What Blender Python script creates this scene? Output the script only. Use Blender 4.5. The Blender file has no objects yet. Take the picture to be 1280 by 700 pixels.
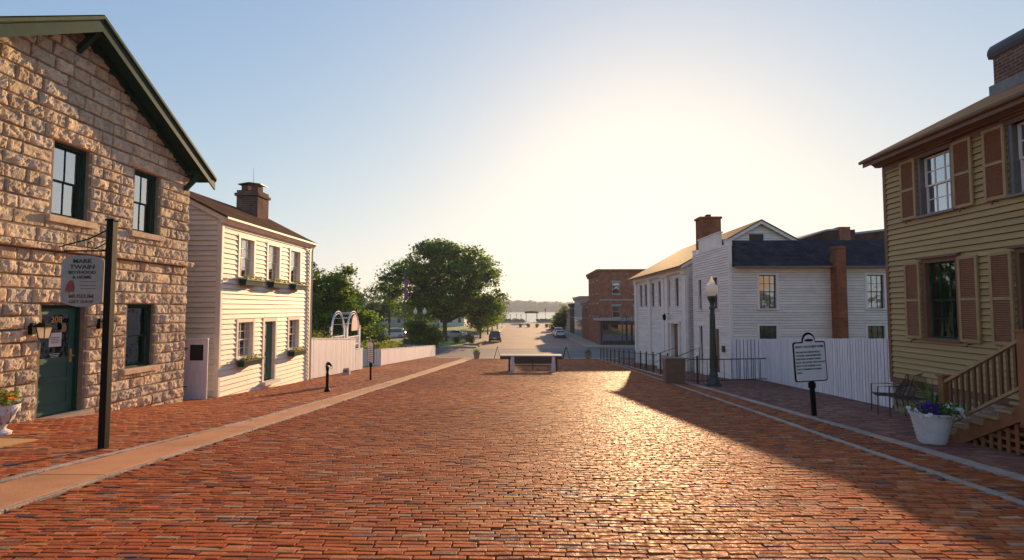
import bpy, bmesh, math, random
import numpy as np
from mathutils import Vector, Matrix, noise
random.seed(7); rng = np.random.default_rng(7)
C = bpy.context.scene.collection
R = math.radians
# ------------------------------------------------------------------ materials
def new_mat(name):
    m = bpy.data.materials.new(name); m.use_nodes = True
    nt = m.node_tree; b = nt.nodes['Principled BSDF']
    return m, nt, b
def N(nt, typ, **kw):
    n = nt.nodes.new(typ)
    for k, v in kw.items():
        if k in n.inputs.keys(): n.inputs[k].default_value = v
        else: setattr(n, k, v)
    return n
def mat(name, col, rough=.6, var=.18, scale=3.0, bump=.0, bscale=40., metal=0., tint=None, attr=None, spec=.5, stretch=None, rvar=0., dirt=0., coat=0.):
    """base colour broken up by two sizes of noise, optional bump"""
    m, nt, b = new_mat(name); L = nt.links
    tc = N(nt, 'ShaderNodeTexCoord'); src = tc.outputs['Object']
    if stretch:
        mp = N(nt, 'ShaderNodeMapping'); mp.inputs['Scale'].default_value = stretch
        L.new(src, mp.inputs['Vector']); src = mp.outputs['Vector']
    n1 = N(nt, 'ShaderNodeTexNoise'); n1.inputs['Scale'].default_value = scale; n1.inputs['Detail'].default_value = 8; n1.inputs['Roughness'].default_value = .65
    L.new(src, n1.inputs['Vector'])
    rp = N(nt, 'ShaderNodeValToRGB')
    c2 = tint if tint else tuple(c * (1 - var) for c in col)
    c1 = tuple(min(1, c * (1 + var * .6)) for c in col)
    rp.color_ramp.elements[0].position = .32; rp.color_ramp.elements[0].color = (*c2, 1)
    rp.color_ramp.elements[1].position = .68; rp.color_ramp.elements[1].color = (*c1, 1)
    L.new(n1.outputs['Fac'], rp.inputs['Fac']); out = rp.outputs['Color']
    if attr:
        a = N(nt, 'ShaderNodeAttribute'); a.attribute_name = attr
        mx = N(nt, 'ShaderNodeMix'); mx.data_type = 'RGBA'; mx.blend_type = 'MULTIPLY'; mx.inputs[0].default_value = 1
        L.new(a.outputs['Color'], mx.inputs[6]); L.new(out, mx.inputs[7]); out = mx.outputs[2]
    if dirt > 0:
        n3 = N(nt, 'ShaderNodeTexNoise'); n3.inputs['Scale'].default_value = scale * .35; n3.inputs['Detail'].default_value = 10; n3.inputs['Roughness'].default_value = .75
        L.new(src, n3.inputs['Vector'])
        r3 = N(nt, 'ShaderNodeMapRange'); r3.inputs[1].default_value = .5; r3.inputs[2].default_value = .75; r3.inputs[3].default_value = 0; r3.inputs[4].default_value = dirt
        L.new(n3.outputs['Fac'], r3.inputs[0])
        mx = N(nt, 'ShaderNodeMix'); mx.data_type = 'RGBA'; L.new(r3.outputs[0], mx.inputs[0]); L.new(out, mx.inputs[6]); mx.inputs[7].default_value = (.09, .075, .055, 1); out = mx.outputs[2]
    L.new(out, b.inputs['Base Color'])
    b.inputs['Roughness'].default_value = rough; b.inputs['Metallic'].default_value = metal
    b.inputs['Specular IOR Level'].default_value = spec; b.inputs['Coat Weight'].default_value = coat
    if rvar:
        mr = N(nt, 'ShaderNodeMapRange'); mr.inputs[1].default_value = .3; mr.inputs[2].default_value = .7; mr.inputs[3].default_value = max(.05, rough - rvar); mr.inputs[4].default_value = min(1, rough + rvar)
        n4 = N(nt, 'ShaderNodeTexNoise'); n4.inputs['Scale'].default_value = scale * 2.3; L.new(src, n4.inputs['Vector']); L.new(n4.outputs['Fac'], mr.inputs[0]); L.new(mr.outputs[0], b.inputs['Roughness'])
    if bump:
        n2 = N(nt, 'ShaderNodeTexNoise'); n2.inputs['Scale'].default_value = bscale; n2.inputs['Detail'].default_value = 6; L.new(src, n2.inputs['Vector'])
        bp = N(nt, 'ShaderNodeBump'); bp.inputs['Strength'].default_value = bump; bp.inputs['Distance'].default_value = .02
        L.new(n2.outputs['Fac'], bp.inputs['Height']); L.new(bp.outputs['Normal'], b.inputs['Normal'])
    return m
def brick_mat(name, c1, c2, mortar, bw=.21, bh=.072, axis='XZ', rough=.85, ms=.012):
    m, nt, b = new_mat(name); L = nt.links
    tc = N(nt, 'ShaderNodeTexCoord'); sp = N(nt, 'ShaderNodeSeparateXYZ'); cb = N(nt, 'ShaderNodeCombineXYZ')
    L.new(tc.outputs['Object'], sp.inputs[0])
    if axis == 'BOX':                     # horizontal run = x + y works on every upright face of a box
        ad = N(nt, 'ShaderNodeMath'); L.new(sp.outputs['X'], ad.inputs[0]); L.new(sp.outputs['Y'], ad.inputs[1]); L.new(ad.outputs[0], cb.inputs[0])
        L.new(sp.outputs['Z'], cb.inputs[1])
    else:
        L.new(sp.outputs[axis[0]], cb.inputs[0]); L.new(sp.outputs[axis[1]], cb.inputs[1])
    t = N(nt, 'ShaderNodeTexBrick'); t.inputs['Scale'].default_value = 1; t.inputs['Brick Width'].default_value = bw; t.inputs['Row Height'].default_value = bh
    t.inputs['Mortar Size'].default_value = ms; t.inputs['Mortar Smooth'].default_value = .3; t.inputs['Color1'].default_value = (*c1, 1); t.inputs['Color2'].default_value = (*c2, 1); t.inputs['Mortar'].default_value = (*mortar, 1)
    L.new(cb.outputs[0], t.inputs['Vector'])
    n = N(nt, 'ShaderNodeTexNoise'); n.inputs['Scale'].default_value = 1.7; n.inputs['Detail'].default_value = 8; L.new(tc.outputs['Object'], n.inputs['Vector'])
    mr = N(nt, 'ShaderNodeMapRange'); mr.inputs[1].default_value = .3; mr.inputs[2].default_value = .7; mr.inputs[3].default_value = .65; mr.inputs[4].default_value = 1.2; L.new(n.outputs['Fac'], mr.inputs[0])
    mx = N(nt, 'ShaderNodeMix'); mx.data_type = 'RGBA'; mx.blend_type = 'MULTIPLY'; mx.inputs[0].default_value = 1
    L.new(t.outputs['Color'], mx.inputs[6]); L.new(mr.outputs[0], mx.inputs[7]); L.new(mx.outputs[2], b.inputs['Base Color'])
    b.inputs['Roughness'].default_value = rough; b.inputs['Specular IOR Level'].default_value = .03
    bp = N(nt, 'ShaderNodeBump'); bp.inputs['Strength'].default_value = .6; bp.inputs['Distance'].default_value = .01; bp.invert = True
    L.new(t.outputs['Fac'], bp.inputs['Height']); L.new(bp.outputs['Normal'], b.inputs['Normal'])
    return m
def leaf_mat(name, attr='col', trans=.52):
    m, nt, b = new_mat(name); L = nt.links
    a = N(nt, 'ShaderNodeAttribute'); a.attribute_name = attr
    L.new(a.outputs['Color'], b.inputs['Base Color']); b.inputs['Roughness'].default_value = .6; b.inputs['Specular IOR Level'].default_value = .25
    tr = N(nt, 'ShaderNodeBsdfTranslucent'); mx = N(nt, 'ShaderNodeMixShader'); mx.inputs[0].default_value = trans
    hs = N(nt, 'ShaderNodeHueSaturation'); hs.inputs['Value'].default_value = 2.0; hs.inputs['Hue'].default_value = .485; L.new(a.outputs['Color'], hs.inputs['Color']); L.new(hs.outputs[0], tr.inputs['Color'])
    L.new(b.outputs[0], mx.inputs[1]); L.new(tr.outputs[0], mx.inputs[2])
    L.new(mx.outputs[0], nt.nodes['Material Output'].inputs['Surface']); return m
def glass_mat(name, tint=(.85, .9, .95), refl=.12, wav=.6):
    """window pane: mostly see-through with a mirror coat, old wavy glass"""
    m, nt, b = new_mat(name); L = nt.links; nt.nodes.remove(b)
    tr = N(nt, 'ShaderNodeBsdfTransparent'); tr.inputs[0].default_value = (*tint, 1)
    gl = N(nt, 'ShaderNodeBsdfGlossy'); gl.inputs['Roughness'].default_value = .03; gl.inputs[0].default_value = (.95, .97, 1, 1)
    fr = N(nt, 'ShaderNodeFresnel'); fr.inputs[0].default_value = 1.6
    ad = N(nt, 'ShaderNodeMath'); ad.operation = 'ADD'; ad.use_clamp = True; ad.inputs[1].default_value = refl; L.new(fr.outputs[0], ad.inputs[0])
    mx = N(nt, 'ShaderNodeMixShader'); L.new(ad.outputs[0], mx.inputs[0]); L.new(tr.outputs[0], mx.inputs[1]); L.new(gl.outputs[0], mx.inputs[2])
    tc = N(nt, 'ShaderNodeTexCoord'); n = N(nt, 'ShaderNodeTexNoise'); n.inputs['Scale'].default_value = 2.2; L.new(tc.outputs['Object'], n.inputs['Vector'])
    bp = N(nt, 'ShaderNodeBump'); bp.inputs['Strength'].default_value = wav; bp.inputs['Distance'].default_value = .02; L.new(n.outputs['Fac'], bp.inputs['Height'])
    L.new(bp.outputs[0], gl.inputs['Normal']); L.new(mx.outputs[0], nt.nodes['Material Output'].inputs['Surface']); return m
M = {}
M['brick'] = mat('paver', (1, 1, 1), .66, .3, 9, .35, 60, attr='col', spec=.06, rvar=.2, dirt=.35)
M['walkbrick'] = mat('walk_paver', (1, 1, 1), .75, .3, 7, .5, 60, attr='col', spec=.2, rvar=.1)
M['mortar'] = mat('joint_dirt', (.075, .05, .032), .95, .5, 2.5, .6, 50, tint=(.035, .022, .016))
M['terrain'] = mat('terrain', (.07, .09, .025), .95, .4, .6, .5, 20, tint=(.11, .10, .045))
M['asphalt'] = mat('asphalt', (.17, .15, .14), .85, .25, .7, .4, 80, spec=.3, dirt=.2)
M['lowroad'] = mat('worn_road', (.32, .21, .165), .8, .25, .5, .4, 60, spec=.35)
M['concrete'] = mat('concrete', (.40, .31, .23), .85, .2, 1.5, .3, 60, dirt=.25)
M['pink'] = mat('pink_concrete', (.56, .24, .10), .8, .22, 1.3, .4, 70, dirt=.4, attr='col')
M['stoneband'] = mat('kerbstone', (.40, .30, .23), .85, .3, 4, .6, 40, dirt=.45, attr='col')
M['bandpaint'] = mat('worn_line_paint', (.5, .45, .38), .85, .3, 4, .3, 40, dirt=.4)
M['tan'] = mat('tan_slab', (.55, .31, .11), .8, .15, 3, .3, 50)
M['grass'] = mat('grass_blades', (.16, .24, .03), .9, .4, 2, .8, 60, tint=(.20, .24, .04))
M['limestone'] = mat('limestone', (.66, .51, .34), .9, .3, 5, .9, 45, tint=(.45, .36, .27), attr='col', spec=.2)
M['lime_mortar'] = mat('lime_mortar', (.27, .20, .14), .95, .25, 8, .5, 60)
M['rubble'] = mat('rubble_stone', (.40, .33, .25), .9, .3, 5, .8, 40, attr='col', spec=.2)
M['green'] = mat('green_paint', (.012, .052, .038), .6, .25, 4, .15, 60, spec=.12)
M['lightgreen'] = mat('sage_fascia', (.06, .10, .055), .6, .25, 4, .1, 60, spec=.1)
M['doorgreen'] = mat('door_green', (.02, .10, .075), .42, .18, 4, .1, 60)
M['creamsiding'] = mat('cream_siding', (.82, .74, .60), .6, .10, 2.2, .25, 60, stretch=(1, .25, 3), dirt=.18, attr='col')
M['creamtrim'] = mat('cream_trim', (.78, .69, .56), .55, .12, 3, .15, 60, dirt=.1)
M['whitesiding'] = mat('white_siding', (.82, .73, .66), .6, .10, 2.2, .25, 60, stretch=(1, .3, 3), dirt=.22, attr='col')
M['whitetrim'] = mat('white_trim', (.82, .74, .68), .55, .1, 3, .15, 60, dirt=.08)
M['whitefence'] = mat('white_fence_paint', (.80, .77, .80), .6, .12, 3, .2, 60, stretch=(3, 3, .6), dirt=.22, attr='col')
M['yellowsiding'] = mat('yellow_siding', (.42, .30, .115), .6, .14, 2.2, .25, 60, stretch=(1, .3, 3), dirt=.25, attr='col')
M['browntrim'] = mat('brown_trim', (.16, .075, .036), .55, .2, 4, .2, 60)
M['brownshutter'] = mat('brown_shutter', (.26, .105, .04), .55, .2, 5, .2, 60)
M['decktan'] = mat('deck_tan', (.36, .24, .11), .6, .2, 4, .2, 60)
M['wood'] = mat('weathered_wood', (.26, .17, .11), .8, .3, 3, .5, 50, stretch=(6, 1, 6))
M['shingle'] = brick_mat('shingles', (.075, .055, .045), (.05, .038, .033), (.035, .03, .028), .16, .11, 'YX', .9, .006)
M['shakes'] = brick_mat('wood_shakes', (.13, .062, .034), (.085, .045, .028), (.05, .035, .025), .14, .13, 'YX', .85, .006)
M['darkshingle'] = brick_mat('dark_shingles', (.06, .055, .06), (.04, .036, .04), (.018, .018, .022), .2, .12, 'XY', .9, .006)
M['redbrick'] = brick_mat('red_brick', (.50, .15, .075), (.38, .11, .06), (.22, .17, .13), .21, .075, 'BOX')
M['oldbrick'] = brick_mat('old_brick', (.22, .10, .07), (.13, .065, .05), (.24, .2, .17), .21, .075, 'BOX')
M['orangebrick'] = brick_mat('orange_brick', (.42, .14, .06), (.28, .085, .045), (.2, .12, .09), .21, .075, 'BOX')
M['darkbrick'] = brick_mat('dark_brick', (.12, .06, .05), (.08, .045, .04), (.1, .08, .07), .21, .075, 'BOX')
M['iron'] = mat('black_iron', (.006, .005, .005), .6, .3, 8, .2, 60, spec=.12)
M['rustiron'] = mat('brown_iron', (.05, .03, .022), .6, .3, 8, .2, 60)
M['lampgreen'] = mat('lamp_post_green', (.02, .04, .032), .4, .3, 8, .2, 60)
M['slate'] = mat('dark_lead', (.045, .045, .06), .55, .2, 5, .1, 40)
M['metal'] = mat('zinc', (.16, .15, .15), .5, .2, 5, .1, 40, metal=.6)
M['brownbox'] = mat('brown_box', (.16, .095, .06), .6, .15, 4, .15, 50)
M['signwhite'] = mat('sign_white', (.80, .80, .80), .5, .08, 5, .05, 60)
M['signtan'] = mat('sign_board', (.31, .29, .26), .6, .15, 5, .1, 60)
M['black'] = mat('black_paint', (.012, .012, .013), .4, .2, 5)
M['red'] = mat('red_paint', (.25, .03, .015), .5, .2, 8)
M['gold'] = mat('gold_paint', (.55, .30, .10), .5, .15, 8)
M['paper'] = mat('paper', (.75, .7, .65), .8, .08, 8)
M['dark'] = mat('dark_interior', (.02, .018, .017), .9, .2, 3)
M['curtain'] = mat('curtain', (.85, .84, .80), .9, .2, 3, .4, 8, stretch=(8, 8, .6))
M['blind'] = mat('blind', (.38, .36, .32), .8, .15, 8, .5, 8, stretch=(.2, .2, 14))
M['glass'] = glass_mat('pane_glass'); M['skyglass'] = glass_mat('bright_pane', (.95, .96, .98), .42, .2)
M['plaster'] = mat('planter_white', (.62, .60, .60), .7, .15, 6, .5, 25, dirt=.2)
M['terracotta'] = mat('clay_pot', (.34, .25, .19), .8, .2, 5, .3, 40)
M['soil'] = mat('soil', (.03, .02, .015), .95, .3, 9)
M['leaf'] = leaf_mat('leaf'); M['leafdark'] = leaf_mat('leaf_dense', trans=.18); M['petal'] = leaf_mat('petal', trans=.2)
M['bark'] = mat('bark', (.09, .06, .042), .95, .35, 6, .9, 25, stretch=(3, 3, .7))
M['graywall'] = mat('grey_stucco', (.42, .38, .36), .8, .12, 1, .2, 30, dirt=.2)
M['tanwall'] = mat('tan_wall', (.34, .24, .17), .8, .15, 1, .2, 30)
M['carwhite'] = mat('car_silver', (.42, .43, .46), .3, .05, 3, metal=.3, coat=.6)
M['carred'] = mat('car_maroon', (.09, .028, .022), .3, .05, 3, metal=.2, coat=.6)
M['carglass'] = mat('car_glass', (.015, .018, .02), .08, .1, 3, spec=.8)
M['rubber'] = mat('rubber', (.015, .015, .015), .8, .2, 8)
M['rim'] = mat('wheel_rim', (.35, .35, .36), .35, .1, 8, metal=.8)
M['taillight'] = mat('tail_lamp', (.35, .01, .008), .2, .1, 8)
M['headlight'] = mat('clear_lamp', (.7, .7, .72), .1, .05, 8)
M['flagcloth'] = mat('flag_cloth', (.20, .08, .22), .8, .5, 4, tint=(.4, .06, .07))
M['forest'] = mat('far_forest', (.025, .07, .035), .95, .5, .02, 1.0, .05)
M['pinksign'] = mat('pink_sign', (.75, .5, .4), .7, .2, 6)
def globe_mat():
    m, nt, b = new_mat('lamp_globe'); L = nt.links
    b.inputs['Base Color'].default_value = (.85, .82, .74, 1); b.inputs['Roughness'].default_value = .35
    tr = N(nt, 'ShaderNodeBsdfTranslucent'); tr.inputs[0].default_value = (.95, .9, .78, 1); mx = N(nt, 'ShaderNodeMixShader'); mx.inputs[0].default_value = .6
    L.new(b.outputs[0], mx.inputs[1]); L.new(tr.outputs[0], mx.inputs[2]); L.new(mx.outputs[0], nt.nodes['Material Output'].inputs['Surface']); return m
M['globe'] = globe_mat()
def lit_mat(name, col, st):
    m, nt, b = new_mat(name); b.inputs['Emission Color'].default_value = (*col, 1); b.inputs['Emission Strength'].default_value = st; b.inputs['Base Color'].default_value = (.8, .7, .5, 1); return m
M['warmlamp'] = lit_mat('lit_lantern', (1, .8, .55), .5)
def water_mat():
    m, nt, b = new_mat('river_water'); L = nt.links
    b.inputs['Base Color'].default_value = (.10, .12, .11, 1); b.inputs['Roughness'].default_value = .18; b.inputs['Specular IOR Level'].default_value = .8
    tc = N(nt, 'ShaderNodeTexCoord'); mp = N(nt, 'ShaderNodeMapping'); mp.inputs['Scale'].default_value = (.05, .4, 1); L.new(tc.outputs['Object'], mp.inputs[0])
    n = N(nt, 'ShaderNodeTexNoise'); n.inputs['Scale'].default_value = 1; n.inputs['Detail'].default_value = 6; L.new(mp.outputs[0], n.inputs['Vector'])
    bp = N(nt, 'ShaderNodeBump'); bp.inputs['Strength'].default_value = .5; bp.inputs['Distance'].default_value = .6; L.new(n.outputs['Fac'], bp.inputs['Height']); L.new(bp.outputs[0], b.inputs['Normal']); return m
M['water'] = water_mat()

# ------------------------------------------------------------------ objects
def thing(name, label, cat, loc=(0, 0, 0), group=None):
    o = bpy.data.objects.new(name, None); C.objects.link(o); o.location = loc; o.empty_display_size = .1
    o['label'] = label; o['category'] = cat; o['_at'] = tuple(loc)
    if group: o['group'] = group
    return o
def origin(p):
    while p is not None:
        if '_at' in p.keys(): return Vector(p['_at'])
        p = p.parent
    return Vector((0, 0, 0))
class MB:
    def __init__(s): s.v = []; s.f = []; s.c = []
    def add(s, vs, fs, col=None):
        b = len(s.v); s.v += [tuple(v) for v in vs]; s.f += [tuple(i + b for i in f) for f in fs]; s.c += [col] * len(fs); return s
    def box(s, x0, x1, y0, y1, z0, z1, col=None):
        return s.add([(x0, y0, z0), (x1, y0, z0), (x1, y1, z0), (x0, y1, z0), (x0, y0, z1), (x1, y0, z1), (x1, y1, z1), (x0, y1, z1)],
                     [(0, 3, 2, 1), (4, 5, 6, 7), (0, 1, 5, 4), (1, 2, 6, 5), (2, 3, 7, 6), (3, 0, 4, 7)], col)
    def hexa(s, p, col=None): return s.add(p, [(0, 3, 2, 1), (4, 5, 6, 7), (0, 1, 5, 4), (1, 2, 6, 5), (2, 3, 7, 6), (3, 0, 4, 7)], col)
    def bar(s, a, b, w, h=None, up=(0, 0, 1), col=None):
        a, b = Vector(a), Vector(b); d = (b - a).normalized(); u = Vector(up)
        if abs(d.dot(u)) > .98: u = Vector((1, 0, 0))
        sx = d.cross(u).normalized() * w / 2; sz = sx.cross(d).normalized() * (h or w) / 2
        return s.hexa([a - sx - sz, a + sx - sz, b + sx - sz, b - sx - sz, a - sx + sz, a + sx + sz, b + sx + sz, b - sx + sz], col)
    def tube(s, pts, rad, n=8, col=None):
        pts = [Vector(p) for p in pts]; rings = []
        if not hasattr(rad, '__len__'): rad = [rad] * len(pts)
        for i, p in enumerate(pts):
            d = (pts[min(i + 1, len(pts) - 1)] - pts[max(i - 1, 0)]).normalized()
            u = Vector((0, 0, 1)) if abs(d.z) < .9 else Vector((1, 0, 0)); a = d.cross(u).normalized(); b2 = a.cross(d).normalized()
            rings.append([p + (a * math.cos(2 * math.pi * k / n) + b2 * math.sin(2 * math.pi * k / n)) * rad[i] for k in range(n)])
        vs = [q for r_ in rings for q in r_]; fs = []
        for i in range(len(pts) - 1):
            for k in range(n): fs.append((i * n + k, i * n + (k + 1) % n, (i + 1) * n + (k + 1) % n, (i + 1) * n + k))
        fs.append(tuple(range(n - 1, -1, -1))); fs.append(tuple((len(pts) - 1) * n + k for k in range(n)))
        return s.add(vs, fs, col)
    def lathe(s, x, y, prof, n=20, col=None):
        vs = []; fs = []
        for r_, z in prof: vs += [(x + r_ * math.cos(2 * math.pi * k / n), y + r_ * math.sin(2 * math.pi * k / n), z) for k in range(n)]
        for i in range(len(prof) - 1):
            for k in range(n): fs.append((i * n + k, i * n + (k + 1) % n, (i + 1) * n + (k + 1) % n, (i + 1) * n + k))
        fs.append(tuple(range(n - 1, -1, -1))); fs.append(tuple((len(prof) - 1) * n + k for k in range(n)))
        return s.add(vs, fs, col)
    def prism(s, poly, ax, d0, d1, col=None):
        """polygon in the two axes other than ax, extruded along ax"""
        def P(p, d):
            return (d, p[0], p[1]) if ax == 'x' else (p[0], d, p[1]) if ax == 'y' else (p[0], p[1], d)
        n = len(poly); vs = [P(p, d0) for p in poly] + [P(p, d1) for p in poly]
        fs = [tuple(range(n - 1, -1, -1)), tuple(range(n, 2 * n))] + [(i, (i + 1) % n, n + (i + 1) % n, n + i) for i in range(n)]
        return s.add(vs, fs, col)
    def build(s, name, m, parent=None, smooth=False, recalc=True, bevel=0, world=True):
        me = bpy.data.meshes.new(name); o = Vector((0, 0, 0)) if not world else origin(parent)
        me.from_pydata([(v[0] - o.x, v[1] - o.y, v[2] - o.z) for v in s.v], [], s.f)
        if True:
            at = me.color_attributes.new('col', 'FLOAT_COLOR', 'CORNER'); buf = []
            for c, f in zip(s.c, s.f): buf += (list(c or (1, 1, 1)) + [1]) * len(f)
            at.data.foreach_set('color', buf)
        if recalc or bevel:
            bm = bmesh.new(); bm.from_mesh(me)
            bmesh.ops.recalc_face_normals(bm, faces=bm.faces)
            bm.to_mesh(me); bm.free()
        if smooth:
            me.polygons.foreach_set('use_smooth', [True] * len(me.polygons))
            try: me.set_sharp_from_angle(angle=R(40))
            except Exception: pass
        ob = bpy.data.objects.new(name, me); C.objects.link(ob); ob.parent = parent
        me.materials.append(M[m] if isinstance(m, str) else m)
        if bevel:
            md = ob.modifiers.new('edge', 'BEVEL'); md.width = bevel; md.segments = 2; md.limit_method = 'ANGLE'; md.angle_limit = R(35)
        return ob
def tag(o, label=None, cat=None, group=None, kind=None):
    if label: o['label'] = label
    if cat: o['category'] = cat
    if group: o['group'] = group
    if kind: o['kind'] = kind
    return o
def np_mesh(name, V, F, m, parent=None, col=None, smooth=False, world=True):
    """V (n,3), F (m,4) arrays, col (m,3) per face"""
    me = bpy.data.meshes.new(name); o = np.array(origin(parent)) if world else 0
    V = np.asarray(V, dtype=np.float32) - o; F = np.asarray(F, dtype=np.int32); k = F.shape[1]
    me.vertices.add(len(V)); me.vertices.foreach_set('co', V.astype(np.float32).ravel())
    me.loops.add(F.size); me.loops.foreach_set('vertex_index', F.ravel())
    me.polygons.add(len(F)); me.polygons.foreach_set('loop_start', np.arange(len(F), dtype=np.int32) * k)
    me.update(calc_edges=True)
    if col is not None:
        at = me.color_attributes.new('col', 'FLOAT_COLOR', 'CORNER')
        c4 = np.ones((len(F), 4), dtype=np.float32); c4[:, :3] = col
        at.data.foreach_set('color', np.repeat(c4, k, axis=0).ravel())
    if col is None:
        at = me.color_attributes.new('col', 'FLOAT_COLOR', 'CORNER'); at.data.foreach_set('color', np.ones(F.size * 4, dtype=np.float32))
    me.polygons.foreach_set('use_smooth', [smooth] * len(F))
    me.validate(); ob = bpy.data.objects.new(name, me); C.objects.link(ob); ob.parent = parent
    me.materials.append(M[m] if isinstance(m, str) else m); return ob
def copy_tree(o, parent=None):
    c = o.copy(); C.objects.link(c); c.parent = parent
    for ch in [k for k in list(C.objects) if k.parent == o]: copy_tree(ch, c)
    return c
def text(parent, name, s, size, P, U, V, m, extrude=.002, align='CENTER', sx=1.0, bold=.012):
    """flat lettering: P point, U reading direction, V up direction"""
    cu = bpy.data.curves.new(name, 'FONT'); cu.body = s; cu.size = size; cu.extrude = extrude; cu.align_x = align; cu.align_y = 'CENTER'; cu.offset = size * bold; cu.resolution_u = 3
    t = bpy.data.objects.new(name, cu); C.objects.link(t); dg = bpy.context.evaluated_depsgraph_get(); dg.update()
    me = bpy.data.meshes.new_from_object(t.evaluated_get(dg)); bpy.data.objects.remove(t)
    U = Vector(U).normalized(); V = Vector(V).normalized(); W = U.cross(V); P = Vector(P) - origin(parent)
    mt = Matrix(((U.x * sx, V.x, W.x, P.x), (U.y * sx, V.y, W.y, P.y), (U.z * sx, V.z, W.z, P.z), (0, 0, 0, 1))); me.transform(mt)
    me.materials.clear(); me.materials.append(M[m]); ob = bpy.data.objects.new(name, me); C.objects.link(ob); ob.parent = parent; return ob
class Wall:
    """upright wall frame: o origin, u run direction, n outward"""
    def __init__(s, o, u, n): s.o = Vector(o); s.u = Vector(u); s.n = Vector(n)
    def p(s, u, v, n=0): return s.o + s.u * u + Vector((0, 0, v)) + s.n * n
    def box(s, mb, u0, u1, v0, v1, n0, n1, col=None):
        return mb.hexa([s.p(u0, v0, n0), s.p(u1, v0, n0), s.p(u1, v0, n1), s.p(u0, v0, n1), s.p(u0, v1, n0), s.p(u1, v1, n0), s.p(u1, v1, n1), s.p(u0, v1, n1)], col)
LEFT = lambda X: Wall((X, 0, 0), (0, 1, 0), (1, 0, 0))
RIGHT = lambda X: Wall((X, 0, 0), (0, 1, 0), (-1, 0, 0))
FRONT = lambda Y: Wall((0, Y, 0), (1, 0, 0), (0, -1, 0))
def clapboard(W, u0, u1, v0, v1, holes=(), bh=.13, lip=.022, lim=None, mb=None, slot=.010):
    """lapped boards with openings; lim(v) -> (umin, umax) trims gables"""
    mb = mb or MB(); v = v0; k = 0; cutr = random.Random(int(abs(u0 * 31 + v1 * 17) * 10))
    while v < v1 - 1e-4:
        vt = min(v + bh, v1); cuts = sorted({v, vt} | {h[j] for h in holes for j in (2, 3) if v < h[j] < vt})
        jit = random.uniform(-.002, .002)
        for a, b in zip(cuts[:-1], cuts[1:]):
            if a == v: a = min(a + slot, b - .001)      # open shadow gap under each lap
            mid = (a + b) / 2; iv = [(u0, u1)]
            for h in holes:
                if h[2] < mid < h[3]:
                    iv = [q for (p0, p1) in iv for q in ((p0, min(p1, h[0])), (max(p0, h[1]), p1)) if q[1] - q[0] > 1e-4]
            na = lip * (1 - (a - v) / bh) + .004 + jit; nb = lip * (1 - (b - v) / bh) + .004 + jit
            pieces = []
            for (p0, p1) in iv:
                q = p0
                while p1 - q > 2.6:
                    e = q + cutr.uniform(1.4, 3.2)
                    if p1 - e < .5: break
                    pieces.append((q, e - .003)); q = e
                pieces.append((q, p1))
            for (p0, p1) in pieces:
                jj = cutr.uniform(-.0025, .0025); tone = cutr.uniform(.90, 1.05); tc = (tone, tone * cutr.uniform(.985, 1.0), tone * cutr.uniform(.96, 1.0))
                a0, a1, b0, b1 = p0, p1, p0, p1
                if lim:
                    la, lb = lim(a), lim(b); a0 = max(p0, la[0]); a1 = min(p1, la[1]); b0 = max(p0, lb[0]); b1 = min(p1, lb[1])
                    if a1 - a0 < .02: continue
                    if b1 < b0: b0 = b1 = (b0 + b1) / 2
                mb.hexa([W.p(a0, a, -.03), W.p(a1, a, -.03), W.p(a1, a, na + jj), W.p(a0, a, na + jj), W.p(b0, b, -.03), W.p(b1, b, -.03), W.p(b1, b, nb + jj), W.p(b0, b, nb + jj)], tc)
        v = vt
    return mb
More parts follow.
